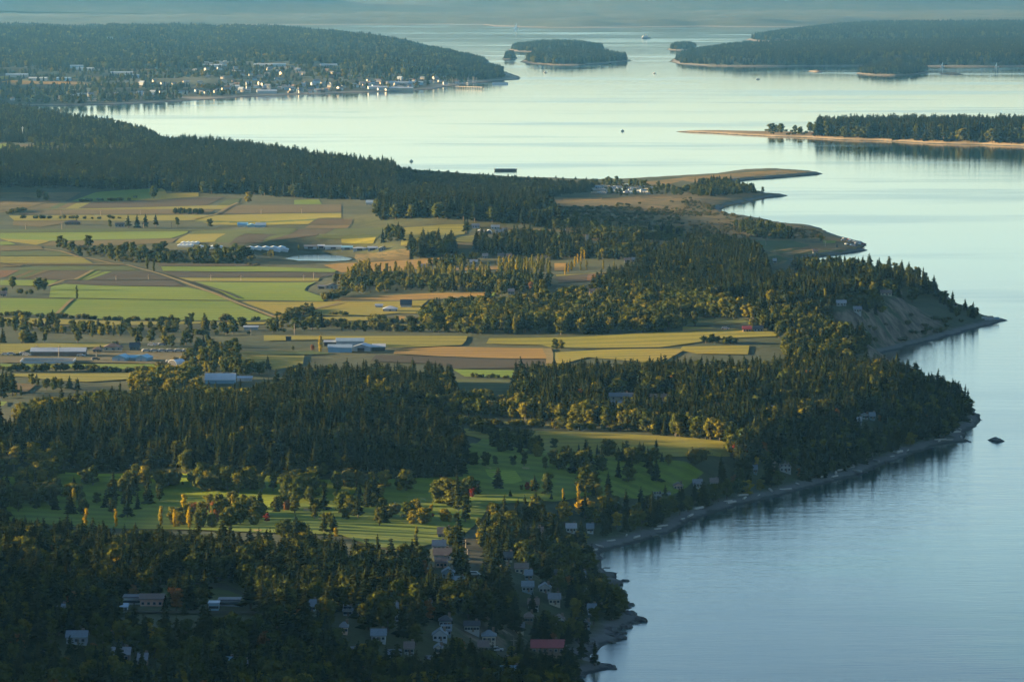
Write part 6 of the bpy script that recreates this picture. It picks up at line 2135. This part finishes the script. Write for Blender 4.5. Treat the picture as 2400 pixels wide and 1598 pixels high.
# plantation rows
for j in range(4):
    hedge("z5 %d,%d %d,%d" % (210 - 30 * j, 720 + 14 * j, 1010, 718 + 10 * j), 4.5, 'popg:75 pop:25', 7, 9.5, "the poplar plantation rows", .7)
for j in range(5):
    hedge("z5 %d,%d %d,%d" % (1090, 690 + 12 * j, 1450, 665 + 16 * j), 4.5, 'popg:70 pop:20 popy:10', 8, 11, "the second poplar plantation", .8)
hedge("z5 70,790 180,720", 3.5, 'popg:100', 9, 12, "the golden row slanting beside the plantation")
hedge("z5 1550,690 1950,680", 7, 'pop:60 popg:40', 6, 8, "the slim row above the red field")
hedge("z6 0,150 300,100", 9, 'bush:60 bro:40', 4, 8, "the trees of the caravan park")

# ------------------------------------------------------------------ far woods, one mass each
def far_wood(land, n_area, mix, h0, h1, zmin, reg, skip=None, px=None, keep=1.0):
    L = LANDS[land]
    x0, x1, y0, y1 = L.gx[0], L.gx[-1], L.gy[0], L.gy[-1]
    n = int((x1 - x0) * (y1 - y0) / n_area)
    X, Y = rng.uniform(x0, x1, n), rng.uniform(y0, y1, n)
    Zt = L.z(X, Y)
    ok = Zt > zmin
    X, Y, Zt = X[ok], Y[ok], Zt[ok]
    u, v, _ = proj(X, Y, Zt)
    ok = (u > -160) & (u < 2560)
    if skip is not None:
        ok &= skip(u, v, X, Y)
    X, Y, Zt = X[ok], Y[ok], Zt[ok]
    n = len(X)
    kinds = pick(mix, n)
    h = rng.uniform(h0, h1, n) * np.array([HMUL[k] for k in kinds])
    if land == 'town':
        h = np.where(inside(townP, *proj(X, Y, Zt)[:2]), h * .62, h * .9)
    return dict(x=X, y=Y, z=Zt - .2, h=h, w=h * np.array([WMUL[k] for k in kinds]) * rng.uniform(.9, 1.35, n), k=np.array([KORD.index(k) for k in kinds]))


tc_ = np.array(TOWN_CLEAR)
townP = pts("z1 -200,440 300,470 1000,480 1900,460 2355,455 z2 0,480 400,520 700,530 1000,560 1000,600 0,660 z1 0,720")


def town_skip(u, v, X, Y):
    ok = np.ones(len(u), bool)
    t = inside(townP, u, v)
    ok &= ~t | (rng.random(len(u)) < .34)
    ok &= (vnoise(X, Y, 190, 91) + .4 * vnoise(X, Y, 70, 92)) < rng.uniform(.35, .75, len(u))      # clearings
    for W in TOWN_F:
        ok &= ~inside(W, X, Y)
    for i in range(0, len(tc_)):
        ok &= ~((np.abs(X - tc_[i, 0]) < 11) & (Y < tc_[i, 1] + 10) & (Y > tc_[i, 1] - 42))
    return ok


def west(u, v, X, Y):
    return u > 1930


FAR = [('town_woods', far_wood('town', 165, 'con:52 bro:38 gold:10', 14, 22, 2.2, '', town_skip)),
       ('island_forest', far_wood('isle', 150, 'con:80 bro:20', 14, 21, 1.6, '')), ('island_forest', far_wood('isleback', 150, 'con:80 bro:20', 13, 18, 1.6, '')),
       ('island_forest', far_wood('islet', 90, 'con:80 bro:20', 10, 18, 1.5, '')), ('island_forest', far_wood('east', 190, 'con:82 bro:18', 12, 18, 1.8, '')),
       ('island_forest', far_wood('eastknob', 150, 'con:80 bro:20', 11, 15, 1.6, '')), ('island_forest', far_wood('north', 330, 'con:82 bro:18', 15, 21, 2.0, '')),
       ('island_forest', far_wood('knoll', 100, 'con:75 bro:25', 10, 17, 1.6, '')), ('island_forest', far_wood('rock', 260, 'con:50 bush:50', 8, 14, 3.5, '')),
       ('island_forest', far_wood('spit', 52, 'con:72 bro:24 gold:4', 15, 24, 2.2, '', lambda u, v, X, Y: (u > 1915) & (LANDS['spit'].s[np.clip(np.searchsorted(LANDS['spit'].gy, Y), 0, len(LANDS['spit'].gy) - 1), np.clip(np.searchsorted(LANDS['spit'].gx, X), 0, len(LANDS['spit'].gx) - 1)] > 11 + 16 * vnoise(X, Y, 60, 3))))]
FAR.append(('spit_shrubbery', far_wood('spit', 420, 'bush:70 bro:30', 12, 18, 2.0, '', lambda u, v, X, Y: (u > 1795) & (u < 1935))))

# ------------------------------------------------------------------ realise
def scatter(name, d, label):
    """one mass of trees: points that carry the tree forms"""
    n = len(d['x'])
    me = bpy.data.meshes.new(name)
    me.vertices.add(n)
    me.vertices.foreach_set("co", np.column_stack([d['x'], d['y'], d['z']]).astype(np.float32).ravel())
    present = sorted(set(int(k) for k in d['k']))
    base, protos = {}, []
    for k in present:
        base[k] = (len(protos), len(KIND[KORD[k]]))
        protos += [t_[2] for t_ in KIND[KORD[k]]]
    r2 = np.random.default_rng(n)
    idx = np.array([base[int(k)][0] + int(r2.integers(0, base[int(k)][1])) for k in d['k']], np.int32)
    me.attributes.new("form", 'INT', 'POINT').data.foreach_set("value", idx)
    me.attributes.new("turn", 'FLOAT_VECTOR', 'POINT').data.foreach_set("vector", np.column_stack([r2.normal(0, .03, n), r2.normal(0, .03, n), r2.uniform(0, 6.28, n)]).astype(np.float32).ravel())
    me.attributes.new("size", 'FLOAT_VECTOR', 'POINT').data.foreach_set("vector", np.column_stack([d['w'], d['w'], d['h']]).astype(np.float32).ravel())
    o = bpy.data.objects.new(name, me)
    COL.objects.link(o)
    o["kind"] = "stuff"
    o["label"] = label
    g = bpy.data.node_groups.new(name, 'GeometryNodeTree')
    g.interface.new_socket("Geometry", in_out='INPUT', socket_type='NodeSocketGeometry')
    g.interface.new_socket("Geometry", in_out='OUTPUT', socket_type='NodeSocketGeometry')
    N, Lk = g.nodes, g.links
    gi, go = N.new("NodeGroupInput"), N.new("NodeGroupOutput")
    iop = N.new("GeometryNodeInstanceOnPoints")
    g2i = N.new("GeometryNodeGeometryToInstance")
    infos = []
    for p_ in protos:
        oi_ = N.new("GeometryNodeObjectInfo")
        oi_.inputs["Object"].default_value = p_
        oi_.inputs["As Instance"].default_value = False
        oi_.transform_space = 'ORIGINAL'
        infos.append(oi_)
    for oi_ in reversed(infos):
        Lk.new(oi_.outputs["Geometry"], g2i.inputs[0])

    def attr(nm, typ):
        a_ = N.new("GeometryNodeInputNamedAttribute")
        a_.data_type = typ
        a_.inputs["Name"].default_value = nm
        return a_.outputs["Attribute"]
    e2r = N.new("FunctionNodeEulerToRotation")
    Lk.new(attr("turn", 'FLOAT_VECTOR'), e2r.inputs[0])
    Lk.new(gi.outputs[0], iop.inputs["Points"])
    Lk.new(g2i.outputs[0], iop.inputs["Instance"])
    iop.inputs["Pick Instance"].default_value = True
    Lk.new(attr("form", 'INT'), iop.inputs["Instance Index"])
    Lk.new(e2r.outputs[0], iop.inputs["Rotation"])
    Lk.new(attr("size", 'FLOAT_VECTOR'), iop.inputs["Scale"])
    Lk.new(iop.outputs[0], go.inputs[0])
    md = o.modifiers.new("trees", 'NODES')
    md.node_group = g
    return o


A = {k: np.array(v) for k, v in T.items()}
u, v, sc = proj(A['x'], A['y'], A['z'])
low_ = (u > 930) & (u < 1420) & (A['y'] > 5300)      # the ridge runs out towards the point
A['h'] = np.where(low_, A['h'] * .55, A['h'])
u, v, sc = proj(A['x'], A['y'], A['z'])
top = v - A['h'] * sc
Sx = 1024 / 2400
wk = np.array([{'con': .19, 'pop': .11, 'popy': .11, 'popg': .11, 'bush': .55, 'scrub': .55, 'bushy': .55}.get(k, .36) for k in KORD])[A['k']] * A['w'] * sc
# how much of each tree shows: paint front to back into a small picture
buf = np.full((700, 1100), -1, np.int32)
for i in np.argsort(A['y']):
    x0, x1 = int((u[i] - wk[i] * .8) * Sx), int((u[i] + wk[i] * .8) * Sx) + 1
    y0, y1 = int(top[i] * Sx), int(v[i] * Sx) + 1
    if x1 < 0 or x0 >= 1024 or y0 >= 681 or y1 < 0:
        continue
    s_ = buf[max(y0, 0):min(y1, 681), max(x0, 0):min(x1, 1024)]
    s_[s_ < 0] = i
vis = np.bincount(buf[buf >= 0], minlength=len(u))
names = np.array([NAME_OF[k] for k in KORD])[A['k']]
single = np.zeros(len(u), bool)
for nm in STUFF_OF:
    c = np.flatnonzero((names == nm) & (vis > 3))
    sol = np.array([i for i in c if i in SOLO], int)
    oth = np.array([i for i in c if i not in SOLO], int)
    oth = oth[np.argsort(-vis[oth])] if len(oth) else oth
    ch = np.concatenate([sol, oth[:max(0, 285 - len(sol))]]).astype(int)
    single[ch] = True
print("TREES", len(u), "single", int(single.sum()), {nm: int((single & (names == nm)).sum()) for nm in STUFF_OF}, "far", [len(d['x']) for _, d in FAR])

LANDMARKS = []
for t_ in """310,1410,the school blocks;340,1585,the round pale roof;110,1550,the lowest left roofs;445,1527,the small white roof;815,1440,the lone blue white house;850,1530,the yellow round tree;1000,1400,the tall reddish tree;1105,1330,the straight road
1040,1300,the brown roofs;1105,1480,the long white house;1285,1530,the long red roof;1180,1580,the tall white house;1280,1390,the pointed gable;1440,1440,the rocky point;1400,1310,the beach's near end;480,1380,the playing field;600,1550,the dim grey house
250,1290,the golden poplars;700,1320,the golf's near edge;150,1400,the school lane;740,1470,the grey yard;1380,1540,the inlet;940,1560,the low grey house;1840,1100,the lone gabled house;1550,1165,the beach bend houses;1640,1140,the golden bush house
1700,1060,the dark red tree;1780,970,the five yellow trees;2030,985,the point's houses;2200,940,the point's tip;1480,940,the long stables;1300,930,the shaded meadow;1600,860,the gold meadow;1950,860,the bay behind;2000,1080,the long beach;100,1090,the lit grove
320,1110,the lone gold tree;800,1100,the golf's upper edge;1050,1060,the olive field's end;515,890,the big white barn;850,830,the dairy yard;950,720,the black roofed barn;1100,760,the wood's left end;1650,750,the dark field;2080,700,the bluff houses;1400,640,the red field
1140,545,the hilltop farm;900,480,the ribbed barns;750,600,the pond;280,530,the farm houses;100,830,the long barn;310,840,the teal stables;1050,1170,the great fairway tree;870,1180,the tall golf conifer;640,1180,the bright green;1230,1140,the shaded fairway
30,1350,the left edge;30,1500,the left edge;220,1480,the dim grey roofs;560,1480,the school's front;660,1400,the track's bend;900,1450,the dark middle;1200,1450,the tall sunlit conifer;1330,1460,the inlet's trees;900,1350,the dark slope above;1320,420,the caravan park;600,400,the ridge's crest;200,400,the ridge's left end""".replace('\n', ';').split(';'):
    a_, b_, c_ = t_.split(',', 2)
    LANDMARKS.append((float(a_), float(b_), c_))


def near_mark(i):
    return min(LANDMARKS, key=lambda q: (q[0] - u[i]) ** 2 + 4 * (q[1] - (v[i] + top[i]) / 2) ** 2)[2]


r3 = np.random.default_rng(5)
for i in np.flatnonzero(single):
    k = KORD[A['k'][i]]
    cm, tm, _ = KIND[k][int(r3.integers(0, len(KIND[k])))]
    o = empty(names[i], (A['x'][i], A['y'][i], A['z'][i]), r3.uniform(0, 6.28))
    o.scale = (A['w'][i], A['w'][i], A['h'][i])
    part("crown", cm, o)
    part("trunk", tm, o)
    cat = "bush" if names[i] == 'shrub' else "tree"
    if i in SOLO and SOLO[i]:
        tag(o, SOLO[i], cat, SOLO[i])
    else:
        reg = REG[A['reg'][i]]
        size = "tall " if A['h'][i] > {'con': 16.5, 'bush': 4, 'scrub': 2.6, 'bushy': 4, 'pop': 9, 'popg': 9, 'popy': 9}.get(k, 11.5) else ("low " if A['h'][i] < {'con': 12, 'bush': 3, 'scrub': 2, 'bushy': 3, 'pop': 7.5, 'popg': 7.5, 'popy': 7.5}.get(k, 8.5) else "")
        lab = "%s%s in %s" % (size, LOOK[k], reg)
        more = "%s%s in %s, near %s" % (size, LOOK[k], re.split(r" (?:behind|above|around|along|beside|under|over|by|at|below|left|before|on|in|across|of|between|round) ", reg)[0], near_mark(i))
        if len(more.split()) <= 14:
            lab = more
        tag(o, lab, cat, "%s in %s" % (LOOK[k], re.split(r" (?:behind|above|around|along|beside|under|over|by|at|below|left|before|on|in|across|of|between|round) ", reg)[0]))
SL = {'conifer_tree': "dark conifers of the woods beyond those told apart", 'broadleaf_tree': "green broadleaf trees filling the woods", 'autumn_tree': "gold and rusty trees filling the woods",
      'poplar_tree': "slim poplars of the plantation rows", 'shrub': "low bushes and hedge plants over the farmland"}
for nm in STUFF_OF:
    c = (names == nm) & ~single
    if c.sum():
        scatter(STUFF_OF[nm], {a: A[a][c] for a in ('x', 'y', 'z', 'h', 'w', 'k')}, SL[nm])
for nm, d in FAR:
    if len(d['x']):
        scatter(nm, d, "far wood that reads as one dark mass")

# ------------------------------------------------------------------ boulders and drift logs along the near shore
def rock_mesh(seed, n=7, m=10):
    r = np.random.default_rng(seed)
    V, F = [], []
    for i in range(1, n):
        ph = math.pi * i / n
        for k in range(m):
            a = 2 * math.pi * k / m
            q = 1 + .28 * math.sin(3 * a + seed) * math.sin(ph) + r.uniform(-.16, .16)
            V.append((q * math.sin(ph) * math.cos(a), q * math.sin(ph) * math.sin(a), q * math.cos(ph)))
    V += [(0, 0, 1), (0, 0, -1)]
    for i in range(n - 2):
        for k in range(m):
            F.append((i * m + k, (i + 1) * m + k, (i + 1) * m + (k + 1) % m, i * m + (k + 1) % m))
    for k in range(m):
        F.append((k, (k + 1) % m, len(V) - 2))
        F.append(((n - 2) * m + (k + 1) % m, (n - 2) * m + k, len(V) - 1))
    return to_mesh("boulder", (V, F), [M['rock']])


M['rock'] = plain("dark_shore_rock", (0.045, 0.044, 0.042), (0.085, 0.08, 0.072), 1.2, 0.85)
RK = [rock_mesh(s_) for s_ in range(5)]
LG = []
for s_ in range(3):
    k_ = MB()
    k_.prism([(.5 * math.cos(i * math.pi / 3) * (1 + .1 * s_), .5 + .5 * math.sin(i * math.pi / 3)) for i in range(6)], -3.2 - s_, 3.2 + s_, 'x')
    k_.prism([(.2 * math.cos(i * math.pi / 2), .9 + .2 * math.sin(i * math.pi / 2)) for i in range(4)], 1.0, 1.3, 'x')
    o_ = k_.build("drift_log", 'driftwood') if 'driftwood' in BM else None
    if o_ is None:
        BM['driftwood'] = plain("bleached_driftwood", (0.36, 0.33, 0.28), (0.24, 0.22, 0.19), 2.0)
        o_ = k_.build("drift_log", 'driftwood')
    LG.append(o_.data)
    bpy.data.objects.remove(o_)
cp = np.array(coast[5:64])
r4 = np.random.default_rng(8)
nb = nl = 0
STRETCH = ["at the lowest rocky point", "by the first inlet", "along the near beach", "along the middle of the long beach", "near the wooded point"]
for a_, b_ in zip(cp[:-1], cp[1:]):
    L_ = np.hypot(*(b_ - a_))
    d_ = (b_ - a_) / (L_ + 1e-9)
    nrm = np.array((-d_[1], d_[0]))
    for _ in range(int(L_ / 14) + 1):
        if nb + nl > 170:
            break
        p_ = a_ + (b_ - a_) * r4.random()
        rocky = p_[1] < 2150
        q_ = p_ + nrm * (r4.uniform(-1.5, 3.5) if rocky or r4.random() < .35 else r4.uniform(2.5, 6.5))
        z_ = float(main.z(q_[0], q_[1]))
        uu, vv, _s = proj(q_[0], q_[1], z_)
        if z_ < -.6 or z_ > 3 or uu > 2380 or vv > 1610 or p_[1] > 2950:
            continue
        st = STRETCH[0 if p_[1] < 1900 else 1 if p_[1] < 2080 else 2 if p_[1] < 2300 else 3 if p_[1] < 2550 else 4]
        if rocky or z_ < .7:
            big_ = r4.uniform(.9, 2.6) if rocky else r4.uniform(.5, 1.2)
            o = bpy.data.objects.new("boulder", RK[nb % 5])
            o.location, o.rotation_euler = (q_[0], q_[1], max(z_, -.2)), (0, 0, r4.uniform(0, 6))
            o.scale = (big_ * r4.uniform(.9, 1.6), big_, big_ * r4.uniform(.35, .6))
            tag(o, "%s dark boulder %s" % ("big" if big_ > 1.7 else "small", st), "boulder", "boulders " + st)
            nb += 1
        else:
            o = bpy.data.objects.new("drift_log", LG[nl % 3])
            o.location, o.rotation_euler = (q_[0], q_[1], z_), (0, 0, math.atan2(d_[1], d_[0]) + r4.normal(0, .4))
            o.scale = (r4.uniform(.5, 1.1),) * 3
            tag(o, "pale drift log stranded %s" % st, "log", "drift logs " + st)
            nl += 1
        COL.objects.link(o)

# a few look-alikes side by side: say which, counting from the left
LAB = {}
for o in list(COL.objects):
    if o.parent is None and o.get("label") and o.get("category"):
        LAB.setdefault(o["label"], []).append((float(proj(o.location.x, o.location.y, o.location.z)[0]), o))
NTH = ["second", "third", "fourth", "fifth", "sixth", "seventh", "eighth", "ninth", "tenth", "eleventh"]
for lab, L_ in LAB.items():
    n_ = len(L_)
    if 2 <= n_ <= 12 and len(lab.split()) <= 13:
        L_.sort(key=lambda q: q[0])
        for i, (_, o) in enumerate(L_):
            o["label"] = lab + ", " + ("leftmost" if i == 0 else "rightmost" if i == n_ - 1 else NTH[i - 1] + " from left")
            if not o.get("group"):
                o["group"] = lab
